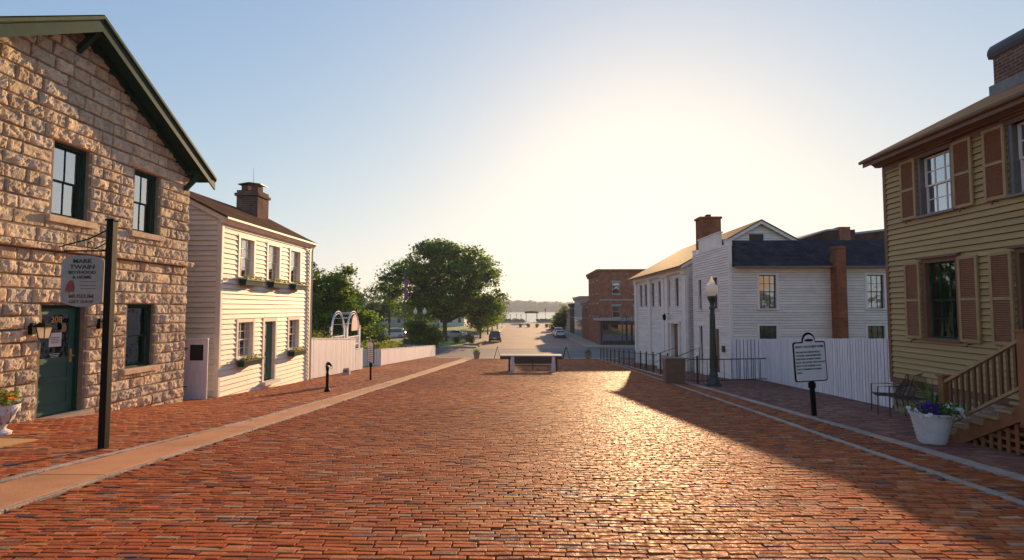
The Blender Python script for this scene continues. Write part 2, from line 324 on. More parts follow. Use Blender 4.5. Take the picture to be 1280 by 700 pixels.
def window(parent, W, u0, u1, v0, v1, cas='creamtrim', sash='creamtrim', cw=.10, rec=.06, nx=3, ny=2, behind='curtain', glass='glass', proud=.03, sill=True, name='window', backfrac=1.0):
    """casing > sash with muntins, pane, curtain"""
    f = MB()
    W.box(f, u0 - cw, u0, v0 - .02, v1 + cw, -.12, proud); W.box(f, u1, u1 + cw, v0 - .02, v1 + cw, -.12, proud)
    W.box(f, u0 - .001, u1 + .001, v1, v1 + cw, -.12, proud - .002)
    W.box(f, u0 - .001, u1 + .001, v0 - .05, v0, -.12, proud - .002)
    fr = f.build(name, cas, parent)
    if sill:
        s = MB(); W.box(s, u0 - cw - .03, u1 + cw + .03, v0 - .06, v0 - .015, proud + .001, proud + .06); s.build('sill', cas, fr)
    s = MB(); b = .035; vm = (v0 + v1) / 2
    for (a, c, dn) in ((v0, vm + .02, 0), (vm - .02, v1, .02)):
        n0, n1 = -rec - .03 + dn, -rec + dn
        W.box(s, u0, u0 + b, a, c, n0, n1); W.box(s, u1 - b, u1, a, c, n0, n1); W.box(s, u0 + b, u1 - b, a, a + b, n0, n1); W.box(s, u0 + b, u1 - b, c - b, c, n0, n1)
        for i in range(1, nx):
            x = u0 + (u1 - u0) * i / nx; W.box(s, x - .009, x + .009, a + b, c - b, n0 + .006, n1 - .004)
        for j in range(1, ny):
            z = a + (c - a) * j / ny; W.box(s, u0 + b, u1 - b, z - .009, z + .009, n0 + .005, n1 - .005)
    s.build('sash', sash, fr)
    g = MB(); W.box(g, u0 + .01, u1 - .01, v0 + .01, vm, -rec - .022, -rec - .018); W.box(g, u0 + .01, u1 - .01, vm + .002, v1 - .01, -rec - .002, -rec + .002)
    g.build('pane', glass, fr)
    if behind:
        c = MB(); n = 14; z0 = v1 - (v1 - v0) * backfrac
        for i in range(n):
            a = u0 + (u1 - u0) * i / n; e = u0 + (u1 - u0) * (i + 1) / n
            d0 = -rec - .055 + .012 * math.sin(i * 2.1) * (behind == 'curtain'); d1 = -rec - .055 + .012 * math.sin((i + 1) * 2.1) * (behind == 'curtain')
            c.add([W.p(a, z0, d0), W.p(e, z0, d1), W.p(e, v1, d1), W.p(a, v1, d0)], [(0, 1, 2, 3)])
        c.build('curtain' if behind == 'curtain' else 'blind', behind, fr, recalc=False)
    return fr
# ------------------------------------------------------------------ ground heights
PR = [(-60, 2.33), (51, -4.85), (68, -5.15), (90, -5.42), (165, -6.0), (190, -6.1), (205, -5.6), (215, -5.6), (300, -10.5), (2500, -12.5)]
PL = [(-60, 3.0), (10, -2.13), (14.3, -2.55), (16, -2.72), (22.8, -3.1), (30, -3.5), (55.7, -5.02), (68, -5.15), (90, -5.42), (165, -6.0), (190, -6.1), (205, -5.6), (215, -5.6), (300, -10.5), (2500, -12.5)]
def rd(Y): return np.interp(Y, [p[0] for p in PR], [p[1] for p in PR])
def gz(X, Y):
    t = np.clip((-5.3 - np.asarray(X, dtype=float)) / 4., 0, 1)
    base = rd(Y); lft = np.interp(Y, [p[0] for p in PL], [p[1] for p in PL])
    return base + t * (lft - base)
G = lambda X, Y: float(gz(X, Y))
def edgeA(Y): return np.interp(Y, [0, 5.3, 7.7, 20, 45, 60], [4.7, 4.79, 4.9, 5.56, 6.75, 7.3])     # inner line of the right-hand stone band
def edgeB(Y): return np.interp(Y, [0, 6.3, 9.75, 17, 45, 60], [5.6, 5.72, 5.89, 6.2, 7.15, 7.6])
def edgeL(Y): return np.interp(Y, [0, 6, 10.5, 22, 51, 60], [-5.95, -5.72, -5.35, -5.22, -5.7, -5.8])
# ------------------------------------------------------------------ SETTING
def lighten_rows(): pass
def terrain():
    ys = np.concatenate([np.arange(-40, 60, 1.0), np.arange(60, 230, 3.0), np.arange(230, 420, 12.0), [600, 1000, 1450]])
    xs = np.concatenate([np.arange(-640, -60, 40.), np.arange(-60, -12, 3.), np.arange(-12, 12, .5), np.arange(12, 60, 3.), np.arange(60, 641, 40.)])
    X, Y = np.meshgrid(xs, ys); Z = gz(X, Y) - .05
    Z = Z - np.clip((np.abs(X) - 60) / 600, 0, 1) * 1.0 * (Y < 200)
    V = np.stack([X, Y, Z], -1).reshape(-1, 3); n = len(xs); i, j = np.meshgrid(np.arange(len(ys) - 1), np.arange(n - 1), indexing='ij')
    F = np.stack([i * n + j, i * n + j + 1, (i + 1) * n + j + 1, (i + 1) * n + j], -1).reshape(-1, 4)
    tag(np_mesh('ground', V, F, 'terrain', smooth=True), kind='structure')
terrain()
def sheet(name, m, xl, xr, y0, y1, dz, step=1.0, nx=10, kind='structure', thick=0):
    """strip laid on the ground between two edge functions"""
    ys = np.append(np.arange(y0, y1, step), y1); V = []; F = []
    for y in ys:
        a = xl(y) if callable(xl) else xl; b = xr(y) if callable(xr) else xr
        for k in range(nx + 1):
            x = a + (b - a) * k / nx; V.append((x, y, G(x, y) + dz))
    n = nx + 1
    for i in range(len(ys) - 1):
        for k in range(nx): F.append((i * n + k, i * n + k + 1, (i + 1) * n + k + 1, (i + 1) * n + k))
    o = np_mesh(name, V, F, m)
    if thick:
        md = o.modifiers.new('t', 'SOLIDIFY'); md.thickness = thick; md.offset = -1
    return tag(o, kind=kind)
sheet('street_bed', 'mortar', -5.6, lambda y: float(edgeB(y)), -4, 51.2, -.02)
sheet('sidewalk_bed', 'mortar', -12.0, -5.1, -4, 56, -.024)
sheet('sidewalk_bed', 'mortar', lambda y: float(edgeB(y)) - .1, 11.5, -4, 51.2, -.024)
PAL = np.array([(.52, .135, .042), (.58, .165, .052), (.45, .10, .034), (.60, .22, .085), (.36, .10, .05), (.55, .13, .038), (.20, .10, .085), (.56, .29, .15), (.36, .15, .09), (.30, .085, .045)])
PW = np.array([.21, .19, .13, .12, .07, .16, .022, .045, .04, .03]); PW = PW / PW.sum()
def pave(name, m, xl, xr, y0, y1, bl, bw, gap, jit, hj, tone=1.0, desat=0, rot=False, tilt=.018, wave=.02):
    """individual pavers with rounded-off arrises, set in rows across the street"""
    rows = np.arange(y0, y1, bw); V = []; col = []
    cx = []; cy = []; ph = rng.uniform(0, 6, 6)
    for r_, y in enumerate(rows):
        a = float(xl(y)) if callable(xl) else xl; b = float(xr(y)) if callable(xr) else xr
        off = rng.uniform(0, bl) if r_ % 2 == 0 else off + bl * rng.uniform(.35, .65)
        x = np.arange(a - (off % bl), b, bl); x = x[(x + bl * .5 > a) & (x + bl * .5 < b)]
        x = x + np.cumsum(rng.normal(0, .0018, len(x)))
        cx.append(x + bl / 2); cy.append(np.full(len(x), y + bw / 2 + rng.normal(0, .0022)) + np.interp(x, np.arange(a - 1, b + 2, .9), rng.normal(0, .0035, len(np.arange(a - 1, b + 2, .9)))))
    cx = np.concatenate(cx); cy = np.concatenate(cy); n = len(cx)
    cy = cy + wave * (np.sin(cx * .9 + cy * .35 + ph[0]) + .5 * np.sin(cx * 2.3 - cy * .9 + ph[1]))
    hl = bl / 2 - gap / 2 * rng.uniform(.6, 1.5, n) - rng.random(n) * jit; hw = bw / 2 - gap * .68 * rng.uniform(.7, 1.4, n) - rng.random(n) * jit
    cx2 = cx + rng.normal(0, jit, n); cy2 = cy + rng.normal(0, jit * .6, n); ang = rng.normal(0, .012, n)
    z0 = gz(cx2, cy2) + rng.normal(0, hj, n) + .012 * np.sin(cx * .8 + cy * .3 + ph[2]) * np.sin(cy * .55 + ph[3]); sl = (gz(cx2, cy2 + .5) - gz(cx2, cy2 - .5))
    tx = rng.normal(0, tilt, n); ty = rng.normal(0, tilt, n) + sl
    c, s_ = np.cos(ang), np.sin(ang); out = []
    ch = .005
    for (ins, dz) in ((0, -.05), (0, -ch * .5), (ch, 0)):
        for sx, sy in ((-1, -1), (1, -1), (1, 1), (-1, 1)):
            lx = sx * (hl - ins) + rng.normal(0, .0022, n); ly = sy * (hw - ins * .8) + rng.normal(0, .0022, n)
            X = cx2 + lx * c - ly * s_; Y = cy2 + lx * s_ + ly * c
            out.append(np.stack([X, Y, z0 + dz + lx * tx + ly * ty], -1))
    V = np.stack(out, 1).reshape(-1, 3)
    b = (np.arange(n) * 12)[:, None]
    fl = []
    for L0 in (0, 4):
        for k in range(4): fl.append([L0 + k, L0 + (k + 1) % 4, L0 + 4 + (k + 1) % 4, L0 + 4 + k])
    fl.append([8, 9, 10, 11]); fl = np.array(fl)
    F = (b[:, :, None] + fl[None]).reshape(-1, 4)
    pc = PAL[rng.choice(len(PAL), n, p=PW)] * rng.uniform(.84, 1.26, (n, 1)) * tone
    pc = pc * (1 - desat) + pc.mean(axis=1, keepdims=True) * np.array([1.1, .95, .95]) * desat
    # worn and dirty zones follow broad patches of the surface
    patch = .5 + .5 * np.sin(cx * .55 + 1.3 * np.sin(cy * .21) + ph[4]) * np.sin(cy * .33 + .8 * np.sin(cx * .4) + ph[5])
    pc = pc * (1 - .26 * patch[:, None] * np.array([1, .9, .7]))
    return tag(np_mesh(name, V, F, m, col=np.repeat(pc, len(fl), axis=0)), kind='structure')
pave('brick_street', 'brick', -4.79, lambda y: edgeA(y) - .02, -1, 51, .200, .072, .0085, .0024, .0022, tilt=.016, wave=.03)
pave('brick_gutter', 'brick', lambda y: edgeA(y) + .12, lambda y: edgeB(y) - .1, -1, 51, .200, .072, .0065, .002, .0014, .85, tilt=.012)
pave('brick_sidewalk', 'walkbrick', -9.55, lambda y: edgeL(y) - .14, 1, 56, .2, .1, .009, .002, .002, .95, tilt=.008, wave=.008)
pave('brick_sidewalk', 'walkbrick', lambda y: edgeB(y) + .1, 9.95, 1, 51, .2, .1, .007, .002, .0018, .72, .4, tilt=.008, wave=.008)
def slabs(name, m, xl, xr, y0, y1, L0, dz, tone=.12, chip=.01):
    """separate lengths of stone or concrete with open joints"""
    mb = MB(); y = y0
    while y < y1:
        L_ = L0 * random.uniform(.8, 1.2); e = min(y + L_, y1); t = random.uniform(1 - tone, 1 + tone * .6); n = max(2, int((e - y) / .12)); h = dz + random.uniform(-.003, .003); sx = random.uniform(-.006, .006); col = (t, t * random.uniform(.97, 1.02), t * random.uniform(.94, 1.0)); pr = None
        for k in range(n + 1):
            yy = y + .006 + (e - y - .012) * k / n; a = (xl(yy) if callable(xl) else xl) + sx + random.uniform(0, chip); b = (xr(yy) if callable(xr) else xr) + sx - random.uniform(0, chip); z = G((a + b) / 2, yy) + h
            c = [(a, yy, z - .07), (b, yy, z - .07), (b, yy, z - .008), (b - .012, yy, z), (a + .012, yy, z), (a, yy, z - .008)]
            if pr: mb.add(pr + c, [(i, (i + 1) % 6, 6 + (i + 1) % 6, 6 + i) for i in range(6)] + ([(5, 4, 3, 2, 1, 0)] if k == 1 else []) + ([(6, 7, 8, 9, 10, 11)] if k == n else []), col)
            pr = c
        y = e
    return tag(mb.build(name, m, recalc=True), kind='structure')
slabs('concrete_strip', 'pink', lambda y: float(edgeL(y)) + .004, -4.865, -4, 51, 1.8, .012, .08, .004)
slabs('kerb_edging', 'stoneband', lambda y: float(edgeL(y)) - .14, lambda y: float(edgeL(y)) - .002, -4, 51, .9, .017, .2, .022)
slabs('kerb_edging', 'stoneband', -4.858, -4.775, -4, 51, .8, .0165, .2, .012)
slabs('stone_band', 'stoneband', lambda y: float(edgeA(y)), lambda y: float(edgeA(y)) + .13, -4, 51, 1.1, .014, .16, .010)
slabs('stone_band', 'stoneband', lambda y: float(edgeB(y)) - .11, lambda y: float(edgeB(y)) + .11, -4, 51, 1.5, .018, .16, .012)
sheet('tan_paving_slab', 'tan', -8.15, -7.45, 6.9, 8.05, .016, .5, 4, thick=.04)
# concrete edge at the foot of the brick street, cross street, lower street, kerbs, pavements
sheet('concrete_edge', 'concrete', -9.4, 9.2, 51.0, 51.9, .01, .45, 20)
sheet('cross_street', 'asphalt', -300, 300, 51.9, 67.5, .0, 2.6, 30)
sheet('crosswalk_line', 'bandpaint', -5.6, 8.1, 66.4, 66.8, .008, .4, 10)
sheet('crosswalk_line', 'bandpaint', -5.6, 8.1, 63.2, 63.5, .008, .3, 10)
sheet('lower_street', 'lowroad', -6.0, 8.0, 67.5, 190, .004, 3, 12)
def raised(name, m, x0, x1, y0, y1, h, nx=8):
    o = sheet(name, m, x0, x1, y0, y1, h, 2.0, nx); md = o.modifiers.new('t', 'SOLIDIFY'); md.thickness = h + .05; md.offset = -1; return o
raised('pavement', 'concrete', 8.0, 10.6, 69, 178, .14)
raised('pavement', 'concrete', 10.6, 40, 69, 73.5, .138)
raised('kerb', 'tan', 7.82, 8.0, 70, 178, .15, 1)
raised('pavement', 'concrete', -8.6, -6.2, 76, 178, .14)
raised('pavement', 'concrete', -60, -6.2, 69, 70.6, .13)
raised('kerb', 'tan', -6.2, -6.02, 72, 178, .15, 1)
tag(sheet('lawn', 'grass', -60, -8.7, 71, 93, .06, 3, 20), kind='stuff', label='green lawn under the large elm beyond the cross street', cat='grass')
sheet('parking_lot', 'asphalt', -70, -8.7, 93, 112, .03, 3, 10)
tag(sheet('lawn', 'grass', -120, -8.7, 112, 178, .05, 6, 20), kind='stuff', label='sunlit far lawn behind the parking lot', cat='grass')
tag(sheet('garden_grass', 'grass', -30, -9.5, 23, 51.5, .0, 2, 10), kind='stuff', label='garden ground cover behind the white board fences', cat='grass')
# low flood wall of the levee with a gap for the landing
def levee():
    o = sheet('levee_path', 'concrete', -80, 60, 180, 204, .05, 4, 10)
levee()
w = MB(); w.box(-640, 640, 262, 1330, -9.3, -9.0); tag(w.build('river', 'water'), kind='structure')
def hills():
    xs = np.arange(-640, 641, 5.0); rows = [(1300, -9.4, 0), (1306, 3.5, .6), (1330, 13, .9), (1370, 18, 1), (1420, 13, 1), (1460, -9.4, 0)]
    V = []; n = len(xs)
    for y, h, a in rows:
        for x in xs:
            big = noise.noise(Vector((x * .0035, 3.1, y * .002))) * 8 + noise.noise(Vector((x * .012, 8.1, y * .01))) * 3
            small = noise.noise(Vector((x * .06, 1.1, y * .05))) * 3.2 + noise.noise(Vector((x * .19, 5.1, y * .09))) * 4.0
            V.append((x + noise.noise(Vector((x, y, 0))) * 2, y + noise.noise(Vector((x * .05, y, 4))) * 6 * a, h + a * (big + small) - (0.006 * abs(x) if a else 0)))
    F = [(i * n + k, i * n + k + 1, (i + 1) * n + k + 1, (i + 1) * n + k) for i in range(len(rows) - 1) for k in range(n - 1)]
    tag(np_mesh('wooded_hills', V, F, 'forest', smooth=False), kind='structure')
hills()

# ------------------------------------------------------------------ STONE BUILDING (left, X = -9.3)
WL = LEFT(-9.3)
sb = thing('stone_building', 'rock-faced limestone building with green gabled eaves, tall windows and a green door', 'building', (-9.3, 10.5, -2.2))
PKY, PKZ, SLP = 10.51, 6.11, .583
def sgable(z): # wall under the roof
    half = (PKZ - .27 - z) / SLP; return (PKY - half, PKY + half)
SH = [(10.1, 10.95, 1.83, 3.33), (12.27, 13.1, 1.83, 3.33), (7.95, 8.78, 1.83, 3.33), (9.98, 11.0, -2.7, .06), (12.19, 13.06, -1.42, .09), (7.9, 8.8, -1.42, .09)]
def stone_wall():
    zs = [-2.95, -2.66, -2.4, -2.14, -1.9, -1.66, -1.42, -1.15, -.9, -.64, -.4, -.15, .09, .37, .62, .88, 1.12, 1.27, 1.55, 1.83, 2.08, 2.34, 2.6, 2.84, 3.08, 3.33, 3.62, 3.9, 4.17, 4.46, 4.73, 5.0, 5.27, 5.52, 5.78]
    V = []; F = []; colr = []; nv = 0
    def block(u0, u1, v0, v1, amp, tone, lim=None, nbase=.0):
        nonlocal nv
        g = .011; u0 += g; u1 -= g; v0 += g; v1 -= g
        if u1 - u0 < .04 or v1 - v0 < .03: return
        nu = max(4, int((u1 - u0) / .034)); nvv = max(4, int((v1 - v0) / .034)); sd = random.uniform(0, 100); pc = [random.uniform(-1, 1) for _ in range(4)]
        us = [0, .03] + [.03 + .94 * k / nu for k in range(1, nu)] + [.97, 1]; vs = [0, .06] + [.06 + .88 * k / nvv for k in range(1, nvv)] + [.94, 1]
        for j, tv in enumerate(vs):
            for i, tu in enumerate(us):
                u = u0 + (u1 - u0) * tu; v = v0 + (v1 - v0) * tv
                if i in (0, len(us) - 1) or j in (0, len(vs) - 1): n_ = -.02
                else:
                    e = min(u - u0, u1 - u, v - v0, v1 - v); n_ = nbase + .012 + amp * .6 * min(1, e / .02)
                    p = Vector((u * 5 + sd, v * 6, sd)); q = noise.noise(p); q2 = noise.noise(p * 2.3 + Vector((4, 4, 4))); q3 = noise.noise(p * 5.1)
                    # chisel-split facets: quantised noise gives flat spalls with edges between them
                    n_ += amp * min(1, e / .02) * (.65 * q + .5 * (round(q2 * 5) / 5) + .35 * (.5 - abs(q2 + .3 * q3) * 2) + .25 * q3 + .12 * (pc[0] * (tu - .5) + pc[1] * (tv - .5)))
                    n_ = max(n_, nbase + .006)
                    u += random.uniform(-.006, .006); v += random.uniform(-.006, .006)
                v = min(v, PKZ - .18 - SLP * abs(u - PKY)); V.append(tuple(WL.p(u, v, n_)))
        w_ = len(us)
        for j in range(len(vs) - 1):
            for i in range(w_ - 1):
                F.append((nv + j * w_ + i, nv + j * w_ + i + 1, nv + (j + 1) * w_ + i + 1, nv + (j + 1) * w_ + i)); colr.append(tone)
        nv += w_ * len(vs)
    for k in range(len(zs) - 1):
        a, b = zs[k], zs[k + 1]; band = abs(a - 1.12) < .01
        lo, hi = 6.7, 14.32
        if b > 3.4: g0, g1 = sgable(a); lo = max(lo, g0); hi = min(hi, g1)
        if hi - lo < .3: continue
        if band:
            u = lo
            while u < hi + .1: L_ = random.uniform(.8, 1.3); block(u, min(u + L_, hi + .14), a, b, .035, (1.0, .97, .93), nbase=.14); u += L_
            continue
        iv = [(lo, hi)]
        for h in SH:
            lint = (abs(h[3] - a) < .12 and a >= h[3] - .08)
            if h[2] < (a + b) / 2 < h[3]: iv = [q for (p0, p1) in iv for q in ((p0, min(p1, h[0] - .05)), (max(p0, h[1] + .05), p1)) if q[1] - q[0] > .05]
            elif lint: # one long lintel
                nw = []
                for (p0, p1) in iv:
                    if p0 < h[0] and p1 > h[1]: nw += [(p0, h[0] - .22), (h[1] + .22, p1)]; block(h[0] - .22, h[1] + .22, a, b, .055, (1.08, 1.04, .98), nbase=.02)
                    else: nw.append((p0, p1))
                iv = nw
        for (p0, p1) in iv:
            u = p0; first = True
            while u < p1 - .02:
                L_ = random.choice((.26, .34, .44, .54, .68)) * random.uniform(.9, 1.1)
                if first: L_ *= random.uniform(.5, 1); first = False
                e = u + L_
                if p1 - e < .22: e = p1
                t = random.uniform(.78, 1.15); hue = random.uniform(-.05, .06)
                block(u, e, a, b, random.choice((.04, .052, .062, .026)), (t * (1 + hue), t, t * (1 - hue * 1.5))); u = e
    return np_mesh('stone_facing', V, F, 'limestone', sb, col=np.array(colr), smooth=False)
stone_wall()
w = MB()  # backing wall with openings, side and rear walls
def holed(W, mb, u0, u1, v0, v1, holes, n0, n1):
    us = sorted({u0, u1} | {h[i] for h in holes for i in (0, 1) if u0 < h[i] < u1}); vs = sorted({v0, v1} | {h[i] for h in holes for i in (2, 3) if v0 < h[i] < v1})
    for a, b in zip(us[:-1], us[1:]):
        for c, d in zip(vs[:-1], vs[1:]):
            if any(h[0] - 1e-4 < (a + b) / 2 < h[1] + 1e-4 and h[2] < (c + d) / 2 < h[3] for h in holes): continue
            W.box(mb, a, b, c, d, n0, n1)
holed(WL, w, 6.7, 14.32, -3.3, 3.4, SH, -.3, 0)
g0 = sgable(3.4)
w.prism([(max(6.7, g0[0]), 3.4), (min(14.32, g0[1]), 3.4), (PKY, PKZ - .28)], 'x', -9.6, -9.3)
w.box(-17.3, -9.6, 14.02, 14.32, -3.3, 3.5); w.box(-17.3, -9.6, 6.7, 7.0, -3.3, 3.5); w.box(-17.6, -17.3, 6.7, 14.32, -3.3, 3.5)
w.prism([(6.7, 3.5), (14.32, 3.5), (PKY, PKZ - .3)], 'x', -17.6, -17.3)
w.box(-17.3, -9.6, 7.0, 14.02, .7, .9)
w.build('wall', 'lime_mortar', sb)
r_ = MB()
for s in (1, -1):
    e = 4.14 * s; zc = PKZ - .0; ze = PKZ - 4.14 * SLP
    r_.hexa([(-17.9, PKY, zc - .12), (-8.74, PKY, zc - .12), (-8.74, PKY + e, ze - .12), (-17.9, PKY + e, ze - .12), (-17.9, PKY, zc), (-8.74, PKY, zc), (-8.74, PKY + e, ze), (-17.9, PKY + e, ze)])
roof = r_.build('roof', 'shingle', sb)
f = MB(); f2 = MB(); f3 = MB()
for s in (1, -1):
    e = 4.12 * s; zc = PKZ - .125; ze = zc - 4.12 * SLP
    f.hexa([(-9.28, PKY, zc - .03), (-8.80, PKY, zc - .03), (-8.80, PKY + e, ze - .03), (-9.28, PKY + e, ze - .03), (-9.28, PKY, zc - .003), (-8.80, PKY, zc - .003), (-8.80, PKY + e, ze - .003), (-9.28, PKY + e, ze - .003)])
    f2.hexa([(-8.797, PKY, zc - .24), (-8.757, PKY, zc - .24), (-8.757, PKY + e, ze - .24), (-8.797, PKY + e, ze - .24), (-8.797, PKY, zc - .004), (-8.757, PKY, zc - .004), (-8.757, PKY + e, ze - .004), (-8.797, PKY + e, ze - .004)])
    f3.hexa([(-8.752, PKY, zc + .03), (-8.715, PKY, zc + .03), (-8.715, PKY + e, ze + .03), (-8.752, PKY + e, ze + .03), (-8.752, PKY, zc + .10), (-8.715, PKY, zc + .10), (-8.715, PKY + e, ze + .10), (-8.752, PKY + e, ze + .10)])
fz = MB()  # dark strip added under the soffit, stands for its shadow, hides ragged stone tops
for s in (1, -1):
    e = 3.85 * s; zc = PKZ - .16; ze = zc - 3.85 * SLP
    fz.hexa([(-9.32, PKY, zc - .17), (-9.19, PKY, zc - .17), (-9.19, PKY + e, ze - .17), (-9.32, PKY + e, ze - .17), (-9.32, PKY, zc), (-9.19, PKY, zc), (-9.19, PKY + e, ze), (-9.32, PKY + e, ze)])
fz.build('soffit_shade_strip', 'green', roof)
f.build('soffit', 'green', roof); f2.build('fascia', 'green', roof); f3.build('rake_moulding', 'lightgreen', roof)
for (y, z) in ((PKY, PKZ - .36), (14.1, PKZ - .36 - 3.59 * SLP), (6.92, PKZ - .36 - 3.59 * SLP)):
    b = MB(); b.bar((-9.3, y, z + .06), (-8.82, y, z + .06), .11, .11); b.bar((-9.28, y, z - .42), (-8.86, y, z), .10, .10); b.build('eave_bracket', 'green', sb)
for h in (SH[0], SH[1], SH[2]):
    window(sb, WL, h[0] + .06, h[1] - .06, h[2] + .05, h[3] - .06, 'green', 'green', .06, .16, 2, 1, 'curtain', 'skyglass', -.08, sill=False)
    s = MB(); WL.box(s, h[0] - .16, h[1] + .16, h[2] - .14, h[2] - .005, -.02, .11, (1, .97, .94)); s.build('stone_sill', 'limestone', sb, bevel=.015)
for h in (SH[4], SH[5]):
    window(sb, WL, h[0] + .06, h[1] - .06, h[2] + .05, h[3] - .06, 'green', 'green', .06, .16, 1, 1, 'blind', 'glass', -.06, sill=False)
    s = MB(); WL.box(s, h[0] - .16, h[1] + .16, h[2] - .13, h[2] - .005, -.02, .11, (1, .97, .94)); s.build('stone_sill', 'limestone', sb, bevel=.015)
# green door numbered 208
d = MB(); u0, u1, v0, v1 = 10.04, 10.94, -2.12, 0.0; n0, n1 = -.2, -.155
WL.box(d, u0, u0 + .13, v0, v1, n0, n1); WL.box(d, u1 - .13, u1, v0, v1, n0, n1)
for a, b in ((v0, v0 + .2), (v0 + .62, v0 + .72), (v0 + 1.0, v0 + 1.12), (v1 - .13, v1)): WL.box(d, u0 + .13, u1 - .13, a, b, n0, n1)
WL.box(d, u0 + .13, u1 - .13, v0 + .2, v0 + .62, n0 + .01, n1 - .02); WL.box(d, u0 + .13, u1 - .13, v0 + .72, v0 + 1.0, n0 + .01, n1 - .02)
door = d.build('door', 'doorgreen', sb, bevel=.004)
g = MB(); WL.box(g, u0 + .12, u1 - .12, v0 + 1.1, v1 - .12, n0 + .018, n0 + .024); g.build('door_glass', 'glass', door)
g = MB(); WL.box(g, u0 + .13, u1 - .13, v0 + 1.12, v1 - .12, n0 - .25, n0 - .24); g.build('inner_screen', 'dark', door)
f = MB(); WL.box(f, 9.98, 10.035, -2.14, .06, -.25, -.1); WL.box(f, 10.945, 11.0, -2.14, .06, -.25, -.1); WL.box(f, 10.035, 10.945, .003, .06, -.25, -.1); f.build('door_frame', 'green', sb)
f = MB(); f.tube([WL.p(10.86, -1.0, n1), WL.p(10.86, -1.0, n1 + .05), WL.p(10.86, -.98, n1 + .06)], [.012, .012, .03], 8); WL.box(f, 10.835, 10.885, -1.12, -.85, n1 + .001, n1 + .008); f.build('handle', 'gold', door)
f = MB(); WL.box(f, 9.85, 11.1, -2.32, -2.14, -.3, .22); f.build('threshold', 'concrete', sb, bevel=.01)
text(door, 'house_number', '208', .17, WL.p(10.49, -.24, n0 + .05), (0, 1, 0), (0, 0, 1), 'gold', .003)
g = MB(); WL.box(g, 10.36, 10.64, -.78, -.5, n0 + .03, n0 + .036); g.build('paper_notice', 'paper', door)
g = MB()
for k in range(4): WL.box(g, 10.40, 10.60 - .03 * (k % 2), -.60 - .035 * k, -.59 - .035 * k, n0 + .037, n0 + .039)
g.build('notice_print', 'black', door)
g = MB()
for k in range(3): WL.box(g, 10.38 + .02 * k, 10.62 - .02 * k, -.93 - .03 * k, -.92 - .03 * k, n0 + .03, n0 + .032)
g.build('hours_lettering', 'paper', door)
def lantern(y, z, lab):
    t = thing('wall_lantern', lab, 'lantern', (-9.22, y, z), 'lanterns flanking the green door')
    b = MB(); b.box(-9.26, -9.17, y - .04, y + .04, z - .12, z + .1); b.tube([(-9.2, y, z + .02), (-9.08, y, z + .1), (-8.98, y, z + .06)], .012, 6); b.build('bracket', 'iron', t)
    c = MB()
    for (w0, w1, z0, z1) in ((.06, .06, -.20, -.185), (.115, .02, .02, .12)):
        c.hexa([(-8.98 - w0, y - w0, z + z0), (-8.98 + w0, y - w0, z + z0), (-8.98 + w0, y + w0, z + z0), (-8.98 - w0, y + w0, z + z0), (-8.98 - w1, y - w1, z + z1), (-8.98 + w1, y - w1, z + z1), (-8.98 + w1, y + w1, z + z1), (-8.98 - w1, y + w1, z + z1)])
    for sx in (-1, 1):
        for sy in (-1, 1): c.bar((-8.98 + sx * .055, y + sy * .055, z - .19), (-8.98 + sx * .085, y + sy * .085, z + .03), .012)
    c.build('cage', 'iron', t)
    g = MB(); w0, w1 = .05, .078; g.hexa([(-8.98 - w0, y - w0, z - .183), (-8.98 + w0, y - w0, z - .183), (-8.98 + w0, y + w0, z - .183), (-8.98 - w0, y + w0, z - .183), (-8.98 - w1, y - w1, z + .018), (-8.98 + w1, y - w1, z + .018), (-8.98 + w1, y + w1, z + .018), (-8.98 - w1, y + w1, z + .018)])
    g.build('glass', 'globe', t)
lantern(9.72, -.38, 'black wall lantern left of the green door marked 208'); lantern(11.3, -.33, 'black wall lantern right of the green door, behind the sign post')

# ------------------------------------------------------------------ HANGING SIGN
t = thing('hanging_sign', 'grey shop sign board hanging from a tall black square post by the stone building', 'sign', (-6.08, 7.61, -2.04))
p = MB(); p.box(-6.13, -6.03, 7.56, 7.66, -2.25, 1.28); p.box(-6.145, -6.015, 7.545, 7.675, 1.28, 1.31); p.build('post', 'iron', t, bevel=.006)
a = MB(); a.bar((-6.13, 7.6, .84), (-6.78, 7.6, .84), .018, .022); a.tube([(-6.12, 7.6, 1.16), (-6.4, 7.6, 1.02), (-6.86, 7.6, .90)], .010, 6); a.tube([(-6.12, 7.6, .98), (-6.2, 7.6, .93), (-6.32, 7.6, .87)], .008, 6)
a.tube([(-6.38 + .05 * math.cos(q), 7.6, .93 + .05 * math.sin(q)) for q in np.linspace(0, 5.4, 12)], .007, 5); a.tube([(-6.17 + .07 * math.cos(q), 7.6, .92 + .07 * math.sin(q)) for q in np.linspace(-2, 2.5, 9)], .007, 5)
a.bar((-6.74, 7.6, .84), (-6.74, 7.6, .74), .008); a.bar((-6.22, 7.6, .84), (-6.22, 7.6, .74), .008); a.build('arm', 'iron', t)
poly = [(-6.79, .09), (-6.80, .68), (-6.76, .73)] + [(-6.76 + .56 * k / 8, .73 + .045 * math.sin(math.pi * k / 8)) for k in range(1, 8)] + [(-6.20, .73), (-6.16, .68), (-6.17, .09)] + [(-6.17 - .62 * k / 8, .09 - .075 * math.sin(math.pi * k / 8)) for k in range(1, 8)]
b = MB(); b.prism(poly, 'y', 7.585, 7.62); board = b.build('sign_board', 'signtan', t, bevel=.004)
for s, z, sz in (('MARK', .685, .085), ('TWAIN', .60, .09), ('BOYHOOD', .52, .065), ('& HOME', .45, .06), ('MUSEUM', .17, .075), ('GIFT SHOP', .09, .06)):
    text(board, 'lettering', s, sz, (-6.48, 7.580, z), (1, 0, 0), (0, 0, 1), 'black' if z > .4 else 'browntrim', .002, sx=1.25)
